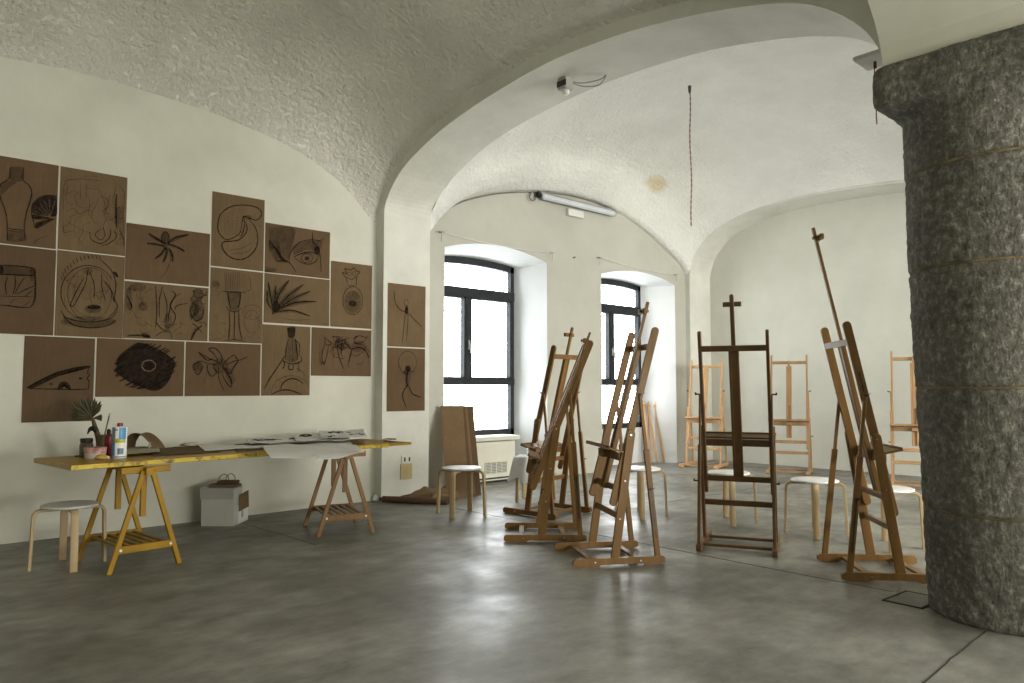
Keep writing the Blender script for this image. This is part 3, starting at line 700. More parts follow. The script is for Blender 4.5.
# 1 vase and fan
st = [('k', 'a', [(68, 120), (66, 180), (40, 215), (5, 235), (-8, 280), (5, 340), (30, 400), (45, 470), (48, 530), (50, 620)], 1.1),
      ('k', 'a', [(158, 120), (158, 205), (195, 240), (215, 285), (208, 340), (185, 410), (170, 480), (165, 545), (170, 620)], 1.1),
      ('k', 'a', [(50, 535), (110, 545), (165, 550)], 1), ('k', 'a', [(52, 550), (110, 560), (165, 562)], .8), ('s', 'a', [(68, 120), (68, 200), (110, 220), (158, 200), (158, 120)], 1, 'fill'),
      ('s', 'a', [(50, 565), (168, 570), (170, 622), (50, 622)], 1, 'fill'), ('s', 'a', [(10, 240), (60, 215), (110, 225), (60, 260), (20, 300), (0, 290)], 1, 'fill'),
      ('d', 'a', [(385, 318), (330, 312), (270, 330), (225, 372), (215, 420), (240, 440), (300, 450), (345, 455), (388, 440)], 1, 'fill'),
      ('d', 'a', [(220, 440), (222, 470), (290, 475), (345, 468), (300, 455)], 1, 'fill'), ('d', 'a', [(240, 500), (245, 535), (290, 510), (370, 472), (310, 478)], 1, 'fill')]
for i, (a, b) in enumerate([((340, 460), (375, 345)), ((340, 460), (335, 335)), ((340, 460), (298, 345)), ((338, 460), (268, 362)), ((335, 460), (240, 385)), ((335, 462), (222, 415))]): st.append(('w', 'a', [a, b], .9))
st += [('k', 'a', [(388, 315), (330, 310), (265, 328), (222, 372), (214, 430), (225, 480), (245, 535), (300, 510), (372, 470)], .9), ('l', 'a', [(225, 640), (260, 610), (320, 590)], .9)]
sheet('brown paper drawing of a vase and an open fan, cut by the left edge', .895, 1.435, 2.46, 3.195, st, KR[0])
# 2 faint figures
st = scribble('a', 430, 180, 840, 640, 26, .5) + [('k', 'a', [(795, 300), (790, 420), (795, 540)], 1.6), ('k', 'a', [(700, 530), (715, 580), (690, 615), (660, 600), (650, 570), (690, 540)], .7),
      ('k', 'a', [(755, 540), (750, 590), (720, 625), (680, 640), (620, 610), (610, 560)], .8), ('k', 'a', [(780, 545), (790, 600), (740, 640), (690, 655)], .8), ('k', 'a', [(810, 545), (840, 600), (840, 660)], .9),
      ('l', 'a', [(440, 210), (560, 200), (690, 215)], .8), ('l', 'a', [(500, 235), (510, 340)], .7), ('l', 'a', [(545, 235), (550, 345)], .7), ('l', 'a', [(590, 235), (585, 345)], .7), ('l', 'a', [(680, 315), (730, 340), (740, 385), (700, 420), (750, 440)], .8),
      ('l', 'a', [(450, 420), (500, 400), (540, 440), (600, 410), (640, 450)], .8), ('l', 'a', [(810, 240), (845, 300), (840, 420)], .8), ('s', 'a', circ(810, 450, 30, 60), 1, 'fill')]
sheet('brown paper drawing of faint overlapping figures, right of the vase and fan', 1.445, 1.985, 2.465, 3.195, st, KR[1])
# 3 drum
st = [('k', 'b', [(-5, 175), (80, 175), (160, 182), (235, 195)], 1.2), ('k', 'b', [(235, 195), (240, 260), (240, 340), (235, 410), (205, 462)], 1.6), ('k', 'b', [(-5, 235), (100, 240), (225, 245)], 1.2), ('k', 'b', [(-5, 445), (60, 450), (130, 460), (200, 463)], 1.2),
      ('k', 'b', [(0, 385), (100, 385), (230, 390)], .7), ('s', 'b', [(0, 178), (120, 180), (230, 195), (228, 242), (100, 240), (0, 235)], 1, 'fill'), ('k', 'b', [(50, 250), (35, 310), (45, 375)], 1), ('k', 'b', [(100, 248), (105, 300), (85, 375)], .9),
      ('k', 'b', [(170, 255), (135, 300), (100, 370)], 1), ('k', 'b', [(230, 315), (170, 340), (110, 372)], 1), ('k', 'b', [(220, 345), (190, 370), (170, 385)], .8), ('d', 'b', circ(5, 205, 18, 30), 1, 'fill'), ('l', 'b', [(60, 455), (80, 420), (120, 400)], .8), ('l', 'b', [(150, 455), (190, 430), (205, 400)], .8), ('s', 'b', circ(215, 235, 16, 50), 1, 'fill')]
sheet('brown paper drawing of a round drum, below the vase and cut by the left edge', .895, 1.44, 1.715, 2.455, st, KR[2])
# 4 oval
st = [('k', 'b', circ(600, 360, 185, 185, 16, 100, 330), .8), ('k', 'b', [(690, 140), (760, 210), (790, 300), (780, 400), (800, 460), (740, 530)], 1), ('l', 'b', circ(610, 370, 150, 180, 16), .7), ('s', 'b', circ(600, 560, 190, 40, 12), 1, 'fill'),
      ('k', 'b', [(415, 480), (450, 530), (540, 555), (650, 560), (760, 530), (800, 480)], 1), ('k', 'b', [(430, 520), (500, 580), (600, 600), (720, 590), (790, 545)], 1), ('d', 'b', circ(640, 460, 45, 14), 1, 'fill'), ('s', 'b', circ(635, 470, 60, 30), 1, 'fill'),
      ('d', 'b', [(770, 218), (790, 220), (806, 250), (790, 252)], 1, 'fill'), ('k', 'b', [(600, 200), (580, 300), (540, 380), (500, 450), (480, 440), (520, 350), (570, 260)], .9), ('k', 'b', [(610, 220), (640, 300), (640, 400)], .8), ('k', 'b', [(690, 230), (695, 330), (720, 420)], .7), ('k', 'b', [(700, 270), (760, 350), (780, 430)], .9),
      ('l', 'b', [(490, 250), (560, 245)], .8), ('s', 'b', circ(600, 215, 30, 25), 1, 'fill')] + scribble('b', 440, 240, 760, 520, 14, .5)
for i in range(13):
    t = math.radians(200 + i * 7.2); x, y = 620 + 215 * math.cos(t), 340 + 225 * math.sin(t); st.append(('d', 'b', [(x - 4, y - 14), (x + 6, y + 14)], 1.5))
for i in range(18): st.append(('k', 'b', [(440 + i * 20, 548 + 26 * math.sin(i / 17 * PI)), (452 + i * 20, 575 + 24 * math.sin(i / 17 * PI))], .7))
sheet('brown paper drawing of an ornate oval mirror with beaded rim', 1.445, 1.985, 1.715, 2.46, st, KR[1])
# 5 flower
st = [('k', 'c', [(240, 150), (200, 130), (150, 98)], 2.4), ('k', 'c', [(235, 165), (190, 155), (140, 150)], 2.4), ('k', 'c', [(240, 170), (215, 205), (180, 232)], 2.4), ('k', 'c', [(245, 175), (240, 215), (225, 250)], 2.4), ('k', 'c', [(255, 175), (272, 210), (275, 245)], 2.4),
      ('k', 'c', [(250, 150), (290, 120), (360, 104)], 2.4), ('k', 'c', [(255, 155), (300, 170), (338, 192)], 2.4), ('s', 'c', circ(237, 135, 22, 45), 1, 'fill'), ('k', 'c', circ(237, 130, 20, 42, 10, 160, 400), 1), ('k', 'c', [(240, 95), (232, 130), (240, 160)], .8), ('l', 'c', [(258, 180), (262, 240), (240, 300), (205, 335)], .9)]
st += [('l', 'c', [(245, 158), (200, 138), (148, 108)], .9), ('l', 'c', [(250, 152), (300, 128), (345, 116)], .9)]
sheet('brown paper drawing of a single flower with long narrow petals', 1.985, 2.745, 2.255, 2.78, st, KR[0])
# 6 limbs
st = [('s', 'c', circ(90, 380, 45, 22), 1, 'fill'), ('s', 'c', circ(45, 440, 18, 60), 1, 'fill'), ('k', 'c', [(35, 420), (60, 480), (50, 500)], 1.6), ('s', 'c', circ(120, 480, 25, 25), 1, 'fill'), ('k', 'c', [(35, 635), (90, 632), (155, 640)], 1.8), ('d', 'c', [(110, 622), (150, 628), (158, 645), (120, 642)], 1, 'fill'),
      ('k', 'c', [(185, 370), (190, 450), (190, 540), (185, 590)], 1), ('k', 'c', [(222, 375), (205, 450), (205, 540)], 1), ('k', 'c', [(225, 400), (245, 470), (240, 560)], .9), ('k', 'c', [(270, 400), (290, 420), (265, 470), (250, 560)], 1.2), ('k', 'c', [(320, 410), (280, 440), (262, 480), (290, 530), (270, 590)], 1.1),
      ('k', 'c', [(355, 465), (300, 475), (285, 500)], .9), ('k', 'c', [(185, 560), (220, 600), (265, 610)], .9), ('s', 'c', circ(250, 560, 20, 45), 1, 'fill'), ('k', 'c', [(180, 640), (220, 615), (265, 620), (270, 650)], .8), ('s', 'c', circ(410, 420, 26, 35), 1, 'fill'), ('s', 'c', circ(400, 500, 38, 55), 1, 'fill'), ('s', 'c', circ(395, 490, 20, 40), 1, 'fill'),
      ('k', 'c', [(440, 480), (430, 540), (390, 560)], 1.2), ('k', 'c', [(430, 580), (395, 610), (370, 658)], 2.0), ('k', 'c', [(375, 570), (400, 585), (430, 620)], 1)] + scribble('c', 50, 390, 170, 620, 10, .6) + scribble('c', 370, 400, 450, 600, 12, .8, 'k', .5) + scribble('c', 160, 560, 350, 640, 8, .6)
sheet('brown paper drawing of tangled limbs with dark scribbled figure at right', 1.985, 2.745, 1.72, 2.245, st, KR[1])
# 7 bean
st = [('k', 'd', [(180, 170), (172, 215), (160, 235), (120, 255), (95, 245), (75, 210), (85, 150), (130, 115), (190, 108), (245, 120), (262, 148), (240, 172), (205, 162), (185, 155), (178, 175)], 1.2),
      ('k', 'd', [(205, 165), (235, 205), (245, 260), (225, 310), (175, 340), (120, 325), (93, 285), (100, 265), (130, 262), (165, 255), (195, 225), (198, 195), (185, 170)], 1.4), ('k', 'd', [(190, 190), (182, 225), (165, 245)], .8), ('k', 'd', [(185, 158), (188, 200), (175, 240)], .7),
      ('l', 'd', [(120, 300), (180, 290), (215, 270)], .7), ('l', 'd', [(130, 315), (185, 312), (220, 290)], .7), ('s', 'd', circ(200, 160, 22, 10), 1, 'fill')]
for i in range(32):
    x, y = rnd.uniform(92, 175), rnd.uniform(130, 235); st.append(('k', 'd', [(x, y), (x + 3, y + 2)], .8))
sheet('brown paper drawing of a speckled cashew shape curled into an S', 2.755, 3.295, 2.465, 3.21, st, KR[1])
# 8 brush
st = [('k', 'c', [(560, 400), (570, 450), (578, 495)], 1.1), ('k', 'c', [(632, 405), (628, 450), (618, 495)], 1.1), ('k', 'c', [(535, 400), (590, 405), (660, 405)], 1.2), ('s', 'c', [(560, 405), (632, 408), (620, 495), (578, 492)], 1, 'fill'), ('k', 'c', [(555, 480), (575, 502), (610, 508), (635, 490)], 1.2),
      ('k', 'c', [(572, 505), (575, 580), (568, 650)], 1.3), ('k', 'c', [(600, 510), (600, 580), (598, 655)], 1.2), ('k', 'c', [(622, 505), (625, 590), (640, 655)], 1.3), ('k', 'c', [(545, 660), (600, 655), (655, 665)], .9), ('l', 'c', [(680, 320), (682, 390), (660, 400)], .9), ('l', 'c', circ(690, 510, 50, 38, 10), .7),
      ('l', 'c', [(490, 350), (520, 370), (500, 395)], .8), ('l', 'c', [(530, 400), (505, 430)], .8), ('l', 'c', circ(690, 560, 40, 60, 10), .7)]
for i in range(9): st.append(('k', 'c', [(548 + i * 9.5, 300 + (i % 2) * 6), (552 + i * 9, 395)], .8))
for i in range(5): st.append(('l', 'c', [(636 + i * 9, 310), (636 + i * 8, 395)], .6))
st += scribble('c', 480, 520, 560, 650, 6, .5) + scribble('c', 650, 480, 740, 650, 8, .5) + [('s', 'c', circ(500, 360, 20, 20), 1, 'fill')]
sheet('brown paper drawing of a bristle brush standing above table legs', 2.755, 3.295, 1.72, 2.455, st, KR[1])
# 9 eye
st = [('k', 'd', [(400, 328), (430, 315), (470, 308), (510, 322)], 1.5), ('k', 'd', [(402, 332), (430, 352), (465, 360), (495, 345), (505, 320)], 1.1), ('k', 'd', circ(455, 334, 24, 20), .9), ('d', 'd', circ(455, 335, 10, 9), 1, 'fill'), ('k', 'd', [(378, 352), (385, 310), (420, 270), (470, 255), (520, 262)], 1), ('s', 'd', [(395, 290), (450, 262), (515, 262), (505, 300), (450, 298), (400, 320)], 1, 'fill'),
      ('k', 'd', [(478, 225), (480, 262), (500, 285), (512, 330), (515, 392)], 1.3), ('k', 'd', [(528, 250), (500, 262)], 1.2), ('k', 'd', [(330, 345), (378, 352), (408, 395)], 1.3), ('d', 'd', circ(498, 300, 12, 18), 1, 'fill'), ('s', 'd', [(290, 205), (400, 205), (390, 290), (370, 350), (320, 345), (295, 280)], 1, 'fill'), ('s', 'd', [(280, 370), (320, 380), (320, 392), (280, 392)], 1, 'fill')]
for i in range(11): st.append(('k', 'd', [(372 - i * 3, 352 - i), (345 - i * 5, 325 - i * 7), (335 - i * 4, 270 + i * 4)], .7))
for i in range(14): st.append(('l', 'd', [(405 + i * 8, 312 - 3 * math.sin(i / 13 * PI)), (398 + i * 9, 296 - 6 * math.sin(i / 13 * PI))], .5))
sheet('brown paper drawing of a human eye with brow and nose line', 3.305, 4.05, 2.46, 2.98, st, KR[0])
# 10 spiky leaves
st = []
for pts, w in [([(312, 560), (300, 500), (290, 435)], 1.6), ([(315, 560), (335, 490), (378, 428)], 1.9), ([(318, 560), (370, 500), (440, 446)], 1.3), ([(320, 560), (390, 510), (470, 474)], 1.3), ([(320, 562), (400, 525), (495, 518)], 1.5), ([(320, 566), (390, 556), (470, 582)], 1.4), ([(310, 555), (288, 525), (284, 470)], 1.0), ([(312, 560), (318, 500), (322, 450)], 1.2)]:
    st.append(('k', 'd', pts, w)); st.append(('s', 'd', [(pts[0][0], pts[0][1]), (pts[1][0] - 12, pts[1][1] - 9), pts[2], (pts[1][0] + 12, pts[1][1] + 9)], 1, 'fill'))
st += [('d', 'd', [(306, 575), (312, 520), (330, 520), (342, 545), (325, 565)], 1, 'fill'), ('l', 'd', [(350, 590), (400, 598), (470, 596)], .8), ('l', 'd', [(520, 612), (548, 614)], 1)]
sheet('brown paper drawing of a spiky plant with leaves fanning right', 3.305, 4.055, 1.94, 2.455, st, KR[1])
# 11 pineapple bottle
st = [('k', 'd', circ(650, 515, 42, 60, 14), 1.0), ('k', 'd', [(630, 448), (622, 420), (605, 395), (625, 400), (615, 378), (640, 385), (655, 375), (665, 388), (680, 392), (668, 410), (665, 440), (662, 450)], 1), ('k', 'd', [(628, 450), (660, 452)], 1), ('k', 'd', [(625, 415), (645, 425), (665, 412)], .9), ('d', 'd', circ(650, 528, 16, 12), 1, 'fill'), ('s', 'd', circ(650, 520, 36, 48), 1, 'fill')]
for i in range(12): a = 2 * PI * i / 12; st.append(('k', 'd', [(650 + 8 * math.cos(a), 522 + 8 * math.sin(a)), (650 + 34 * math.cos(a), 518 + 46 * math.sin(a))], .55))
st += [('l', 'd', circ(635, 402, 8, 8), .7), ('l', 'd', circ(655, 400, 8, 8), .7)]
sheet('brown paper drawing of a ribbed pineapple with small leafy crown', 4.065, 4.59, 1.94, 2.67, st, KR[1])
# 12 tube
st = [('k', 'g', [(580, 70), (568, 120), (565, 185)], 1.2), ('k', 'g', [(615, 70), (622, 120), (625, 180)], 1.2), ('k', 'g', [(580, 72), (612, 70)], 1), ('d', 'g', [(572, 15), (612, 12), (608, 62), (580, 62)], 1, 'fill'), ('k', 'g', [(608, 75), (635, 100), (632, 160)], 1), ('k', 'g', [(555, 185), (600, 200), (645, 185), (640, 160)], 1.4), ('k', 'g', [(550, 180), (560, 200), (550, 225)], 1.4),
      ('k', 'g', [(582, 200), (580, 225), (600, 228), (603, 205)], 1.3), ('k', 'g', [(630, 195), (632, 240)], 1.5), ('k', 'g', [(560, 160), (520, 220), (480, 280), (455, 330)], 1.3), ('k', 'g', circ(600, 330, 60, 55, 10, 180, 330), 1.5), ('l', 'g', circ(590, 350, 100, 90, 12, 170, 340), .8),
      ('k', 'g', [(490, 355), (540, 335), (590, 335), (650, 358)], 1.5), ('l', 'g', [(620, 220), (650, 240), (665, 262)], .9), ('l', 'g', [(598, 80), (600, 180)], .9), ('s', 'g', [(580, 80), (615, 80), (622, 180), (570, 180)], 1, 'fill')]
for i in range(6): a = math.radians(200 + i * 24); st.append(('l', 'g', [(595 + 45 * math.cos(a), 345 + 45 * math.sin(a)), (595 + 92 * math.cos(a), 345 + 88 * math.sin(a))], .7))
sheet('brown paper drawing of a paint tube on legs above a wheel', 3.295, 3.835, 1.19, 1.925, st, KR[1])
# 13 horses
st = [('k', 'g', [(765, 60), (770, 100), (800, 95), (765, 65)], 1.1), ('k', 'g', [(765, 100), (750, 150), (755, 195)], 1), ('k', 'g', [(785, 105), (775, 160), (760, 210)], .9), ('k', 'g', [(840, 60), (830, 110), (840, 170), (862, 225)], 1.2), ('k', 'g', [(855, 65), (850, 120), (855, 180)], .8), ('k', 'g', [(820, 90), (850, 80), (895, 65)], 1), ('k', 'g', [(880, 95), (900, 130), (890, 190)], 1),
      ('k', 'g', [(900, 125), (940, 115), (975, 135), (990, 170)], 1.6), ('k', 'g', [(905, 75), (940, 55), (985, 70)], 1), ('k', 'g', [(930, 60), (915, 90), (960, 100)], .9), ('k', 'g', [(905, 130), (890, 170), (885, 215)], 1), ('k', 'g', [(985, 150), (990, 200)], .9), ('k', 'g', [(740, 130), (735, 190)], .8), ('k', 'g', [(720, 130), (705, 180)], .7), ('s', 'g', circ(850, 100, 40, 30), 1, 'fill'), ('s', 'g', circ(940, 110, 40, 30), 1, 'fill')] + scribble('g', 740, 60, 990, 200, 18, .7, 'k', .3)
sheet('brown paper drawing of several galloping horses, lowest at the right end', 3.845, 4.59, 1.40, 1.925, st, KR[0])
# 14 cheese
st = [('d', 'f', [(122, 490), (180, 458), (250, 425), (330, 402), (400, 390), (406, 400), (330, 412), (260, 438), (190, 472), (145, 495)], 1, 'fill'), ('k', 'f', [(130, 494), (220, 496), (320, 498), (398, 498)], 1.1), ('k', 'f', [(404, 395), (398, 425), (408, 430), (395, 450), (404, 460), (400, 498)], 1.1), ('d', 'f', [(262, 496), (270, 470), (292, 462), (312, 472), (322, 497), (308, 497), (300, 478), (285, 478), (276, 496)], 1, 'fill'),
      ('d', 'f', circ(366, 448, 9, 5), 1, 'fill'), ('k', 'f', circ(232, 474, 7, 4), .8), ('k', 'f', [(122, 490), (180, 458), (250, 425), (330, 402), (404, 392)], 1.4)]
sheet('brown paper drawing of a wedge of cheese, lowest sheet behind the potted leaf', 1.23, 1.765, .98, 1.71, st, KR[2])
# 15 dark disc
st = [('d', 'f', [(525, 420), (540, 350), (600, 300), (640, 285), (720, 315), (790, 365), (792, 400), (760, 470), (710, 505), (650, 490), (580, 460)], 1, 'fill'), ('w', 'f', circ(676, 390, 31, 25, 12), 1.4), ('d', 'f', circ(678, 392, 20, 15), 1, 'fill')]
for i in range(46):
    a = rnd.uniform(0, 2 * PI); x, y = 660 + 122 * math.cos(a), 395 + 92 * math.sin(a); st.append(('k', 'f', [(x - 22, y + 10), (x, y), (x + 22, y - 14)], rnd.uniform(.8, 2)))
sheet('brown paper drawing of a dense black disc with pale central ring', 1.775, 2.53, 1.19, 1.715, st, KR[0])
# 16 orchid
st = [('k', 'g', [(230, 200), (190, 175), (160, 180), (120, 140), (150, 160), (200, 185)], 1.2), ('k', 'g', [(220, 190), (200, 150), (170, 125), (200, 118), (225, 140), (240, 170), (235, 200)], 1.1), ('k', 'g', [(240, 210), (265, 180), (300, 155), (325, 180), (370, 162)], 1.1), ('k', 'g', [(255, 205), (290, 190), (322, 182), (300, 215), (282, 250), (262, 230), (240, 205)], 1.3),
      ('k', 'g', [(240, 215), (260, 240), (285, 280), (285, 318), (255, 285), (240, 250)], 1.3), ('k', 'g', [(215, 205), (170, 200), (165, 230), (185, 262), (210, 245), (205, 225)], 1.1), ('k', 'g', [(170, 200), (130, 185), (92, 205), (100, 235), (112, 255), (130, 240), (140, 210)], 1.1), ('k', 'g', [(220, 215), (222, 270), (250, 340)], .8), ('l', 'g', [(160, 240), (150, 280), (148, 300)], .8), ('s', 'g', circ(230, 210, 40, 40), 1, 'fill'), ('s', 'g', circ(280, 260, 20, 45, rot=-20), 1, 'fill'), ('s', 'g', circ(120, 215, 25, 25), 1, 'fill')]
sheet('brown paper drawing of an orchid bloom, next to the dense black disc', 2.54, 3.285, 1.19, 1.715, st, KR[0])
# 17, 18 pilaster figures
st = [('k', 'e', [(828, 50), (830, 90), (850, 125), (880, 140)], 1.1), ('k', 'e', [(885, 138), (915, 170), (945, 200)], 1.1), ('k', 'e', circ(878, 97, 9, 14), .8), ('d', 'e', circ(880, 130, 7, 18), 1, 'fill'), ('k', 'e', [(872, 145), (868, 200), (862, 268)], 1), ('k', 'e', [(886, 145), (884, 200), (878, 262)], .9), ('l', 'e', [(876, 150), (878, 220)], .8)]
sheet('brown paper drawing of a dancer with raised arm, upper sheet on pilaster', 4.705, 5.235, 1.742, 2.472, st, KR[1], YP)
st = [('k', 'e', circ(884, 352, 38, 48, 14), .8), ('d', 'e', circ(886, 378, 11, 14), 1, 'fill'), ('k', 'e', [(884, 390), (880, 430), (885, 455)], 2), ('k', 'e', [(882, 450), (862, 490), (878, 542)], 1.7), ('k', 'e', [(888, 450), (905, 485), (942, 500)], 1.7), ('k', 'e', [(860, 400), (884, 385), (910, 395)], 1.1), ('s', 'e', [(870, 390), (898, 390), (890, 455), (876, 455)], 1, 'fill')]
sheet('brown paper drawing of a figure holding a hoop, lower sheet on pilaster', 4.705, 5.235, 1.003, 1.732, st, KR[0], YP)

# ------------------------------------------------------------------ stools
def stool(x, y, rz, label, seatm='seat', legm='birch', sc_=1.04):
    r = thing('round_stool', label, 'stool', (x, y, 0), rz, 'bentwood stools around the studio')
    s = MB(); s.lathe([(.0, .430), (.165, .430), (.186, .434), (.192, .442), (.190, .450), (.175, .455), (.09, .459), (.0, .460)], n=40); s.build('seat', M[seatm], r, True)
    for k in range(4):
        a = PI / 2 * k; d = V((math.cos(a), math.sin(a), 0)); sd = V((-math.sin(a), math.cos(a), 0))
        path = [d * .243, d * .232 + V((0, 0, .30)), d * .230 + V((0, 0, .365))]
        for i in range(1, 8):
            t = i / 7 * PI / 2; path.append(d * (.185 + .045 * math.cos(t)) + V((0, 0, .372 + .049 * math.sin(t))))
        path.append(d * .07 + V((0, 0, .421)))
        l = MB(); l.sweep(path, [(-.025, -.0085), (-.022, -.0105), (.022, -.0105), (.025, -.0085), (.025, .0085), (.022, .0105), (-.022, .0105), (-.025, .0085)], sd); l.build('leg', M[legm], r, True, 40)
        b = MB(); b.tube([d * .12 + V((0, 0, .405)), d * .12 + V((0, 0, .412))], .009, 8); b.build('screw', M['steel'], r)
    r.scale = (sc_,) * 3
    return r
VA = YAW - PI / 2
stool(1.35, 6.17, VA + .68, 'round white stool with bentwood legs at the left end of the yellow table', 'seat_grey', sc_=.97)
stool(4.80, 5.98, VA - .30, 'round stool in front of the leaning cardboard sheets by the left window', 'seat_grey')
stool(5.99, 6.12, VA + .55, 'round stool half hidden under the crumpled white cloth')
stool(6.09, 4.72, VA - .12, 'pale-legged round stool behind the big easel with the protruding tray')
stool(6.42, 3.93, VA - .15, 'round stool seen through the central dark easel')
stool(6.46, 3.10, VA - .36, 'round white stool standing between the central easel and the tall easel')
stool(6.35, 2.45, VA - .36, 'round white stool between the tall easel and the stone column')

# ------------------------------------------------------------------ easels
def easel(x, y, rz, label, wood_, tilt=12., mast_top=2.0, tray_z=.83, leg_tilt=8.5, clamp=True, mast_low=.52, top_z=1.72, post_bot=.42, rz1=.345, rz2=.54, cb=1.58):
    """front (tray side) towards local -y"""
    r = thing('studio_easel', label, 'easel', (x, y, 0), rz, 'wooden H-frame studio easels')
    wm = M[wood_]; lt = math.tan(math.radians(leg_tilt)); pt = math.tan(math.radians(tilt)); W = .28
    piv_z = .93; piv_y = lt * piv_z
    def P(z, x=0, off=0): # point in tilted picture plane, off = forward offset
        return V((x, piv_y + (z - piv_z) * pt - off, z))
    for s in (-1, 1):
        rn = MB(); xx = s * W
        o = [(-.30, .012), (-.30, .038), (-.285, .058), (.37, .058), (.385, .045), (.385, .012), (.33, 0), (.24, 0), (.225, .012), (-.10, .012), (-.115, 0), (-.27, 0)]
        rn.prism([(xx - .018, a, b) for a, b in o], (.036, 0, 0)); ro = rn.build('base_runner', wm, r)
        for yb in (-.14, .20): MB().tube([(xx + s * .017, yb, .032), (xx + s * .021, yb, .032)], .006, 8).build('bolt', M['steel'], ro)
        xl = s * (W - .002)
        lg = MB(); lg.board((xl, lt * .055, .03), (xl, lt * .97, .97), (0, 1, 0), .062, .022, False, True); lo = lg.build('leg', wm, r)
        for zb in (.93, .60, .33): MB().tube([(xl + s * .010, lt * zb, zb), (xl + s * .015, lt * zb, zb)], .006, 8).build('bolt', M['steel'], lo)
        xp = s * (W - .024)
        po = MB(); po.board(P(post_bot, xp), P(top_z, xp), (0, 1, 0), .055, .024, True, True); pp = po.build('post', wm, r)
        sl = MB(); sl.board(P(1.24, xp + s * .0122), P(1.38, xp + s * .0122), (0, 1, 0), .008, .002, True, True, .0003); sl.build('slot', M['darkmetal'], pp)
        # rear strut: slotted lower board and sliding upper rod, wing nut
        jt = P(1.22, s * (W - .006)) ; ft = V((s * (W + .0), .335, .045))
        d = (jt - ft)
        su = MB(); su.board(ft, ft + d * .66, (0, 1, 0), .040, .024, False, False); so_ = su.build('rear_strut', wm, r)
        sl = MB(); sl.board(ft + d * .12 + V((s * .0128, 0, 0)), ft + d * .42 + V((s * .0128, 0, 0)), (0, 1, 0), .010, .002, True, True, .0003); sl.build('slot', M['darkmetal'], so_)
        ur = MB(); ur.board(ft + d * .40 + V((-s * .004, 0, 0)), jt, (0, 1, 0), .024, .016, False, True); ur.build('sliding_rod', wm, so_)
        q = ft + d * .42
        wn = MB(); wn.tube([q + V((s * .012, 0, 0)), q + V((s * .045, 0, 0))], .006, 8)
        wn.board(q + V((s * .04, -.02, .012)), q + V((s * .04, 0, 0)), (1, 0, 0), .010, .004); wn.board(q + V((s * .04, .02, .012)), q + V((s * .04, 0, 0)), (1, 0, 0), .010, .004); wn.build('wing_nut', M['darkmetal'], so_)
        wn = MB(); wn.tube([jt, jt + V((s * .040, 0, 0))], .006, 8)
        wn.board(jt + V((s * .034, -.022, .014)), jt + V((s * .034, 0, 0)), (1, 0, 0), .010, .004); wn.board(jt + V((s * .034, .022, .014)), jt + V((s * .034, 0, 0)), (1, 0, 0), .010, .004); wn.build('wing_nut', M['darkmetal'], r)
    for yb in (-.15, .20):
        c = MB(); c.cbox((-W, yb - .022, .020), (W, yb + .022, .042), .003); c.build('base_crossbar', wm, r)
    # rungs
    def rung(z, x, h, t, off, fn=P, name='rung'):
        c = MB(); a = fn(z, -x, off); b = fn(z, x, off); c.board(a, b, (0, pt, 1), h, t); return c.build(name, wm, r)
    Lg = lambda z, x=0, off=0: V((x, lt * z - off, z))
    rung(rz1, W - .01, .044, .020, 0, Lg); rung(rz2, W - .03, .044, .020, -.016)
    rung(cb, W - .03, .045, .022, -.016, name='top_crossbar')
    # mast, grooved, with extension and clamp
    c = MB()
    for s in (-1, 1): c.board(P(mast_low, s * .029, .012), P(1.60, s * .029, .012), (0, 1, 0), .034, .020)
    c.board(P(mast_low, 0, .004), P(1.60, 0, .004), (1, 0, 0), .040, .012)
    ms = c.build('mast', wm, r)
    c = MB(); c.board(P(max(1.0, mast_top - 1.0), 0, .020), P(mast_top, 0, .020), (1, 0, 0), .032, .020, False, True); c.build('mast_extension', wm, ms)
    if clamp:
        zc = mast_top - .075
        c = MB(); c.board(P(zc, -.07, .045), P(zc, .07, .045), (0, 0, 1), .036, .028); c.board(P(zc, 0, .0), P(zc, 0, .075), (1, 0, 0), .03, .022)
        c.build('picture_clamp', wm, r)
    # tray
    a = P(tray_z, 0, .03); c = MB(); c.cbox((-.29, a.y - .115, a.z), (.29, a.y + .005, a.z + .016), .003); c.cbox((-.29, a.y - .115, a.z + .016), (.29, a.y - .103, a.z + .026), .002); 
    tl = Matrix.Translation(V((0, a.y + .005, a.z))) @ Matrix.Rotation(-math.radians(tilt), 4, 'X') @ Matrix.Translation(-V((0, a.y + .005, a.z)))
    c.v = [tl @ v for v in c.v]; ty = c.build('tray', wm, r)
    c = MB(); c.board((-.25, a.y - .008, a.z - .030), (.25, a.y - .008, a.z - .030), (0, 0, 1), .055, .022); c.cbox((-.035, a.y - .07, a.z - .05), (.035, a.y - .01, a.z), .004); c.build('tray_support', wm, ty)
    return r
def heading(fx, fy): return math.atan2(fy, fx) + PI / 2   # local -y points along (fx, fy)
easel(5.52, 3.28, heading(.905, .43), 'dark easel seen from behind in the centre with cross-shaped mast top', 'easel_dark', 13, 2.0, tray_z=.86)
easel(4.375, 3.765, heading(-.85, .53), 'brown easel in front of the right window, tray jutting left', 'easel', 15, 1.94, tray_z=.80)
easel(4.626, 4.69, heading(-.73, .68), 'steeply tilted brown easel nearest the left window, side on', 'easel', 22, 1.76, tray_z=.66, top_z=1.67)
easel(5.50, 5.50, heading(-.10, .99), 'reddish easel behind the steep one, pale rag on its tray', 'easel_red', 15, 1.88, tray_z=.66, top_z=1.69)
easel(5.48, 2.13, heading(.65, -.76), 'tallest easel with long raised mast, beside the stone column', 'easel', 12, 2.42)
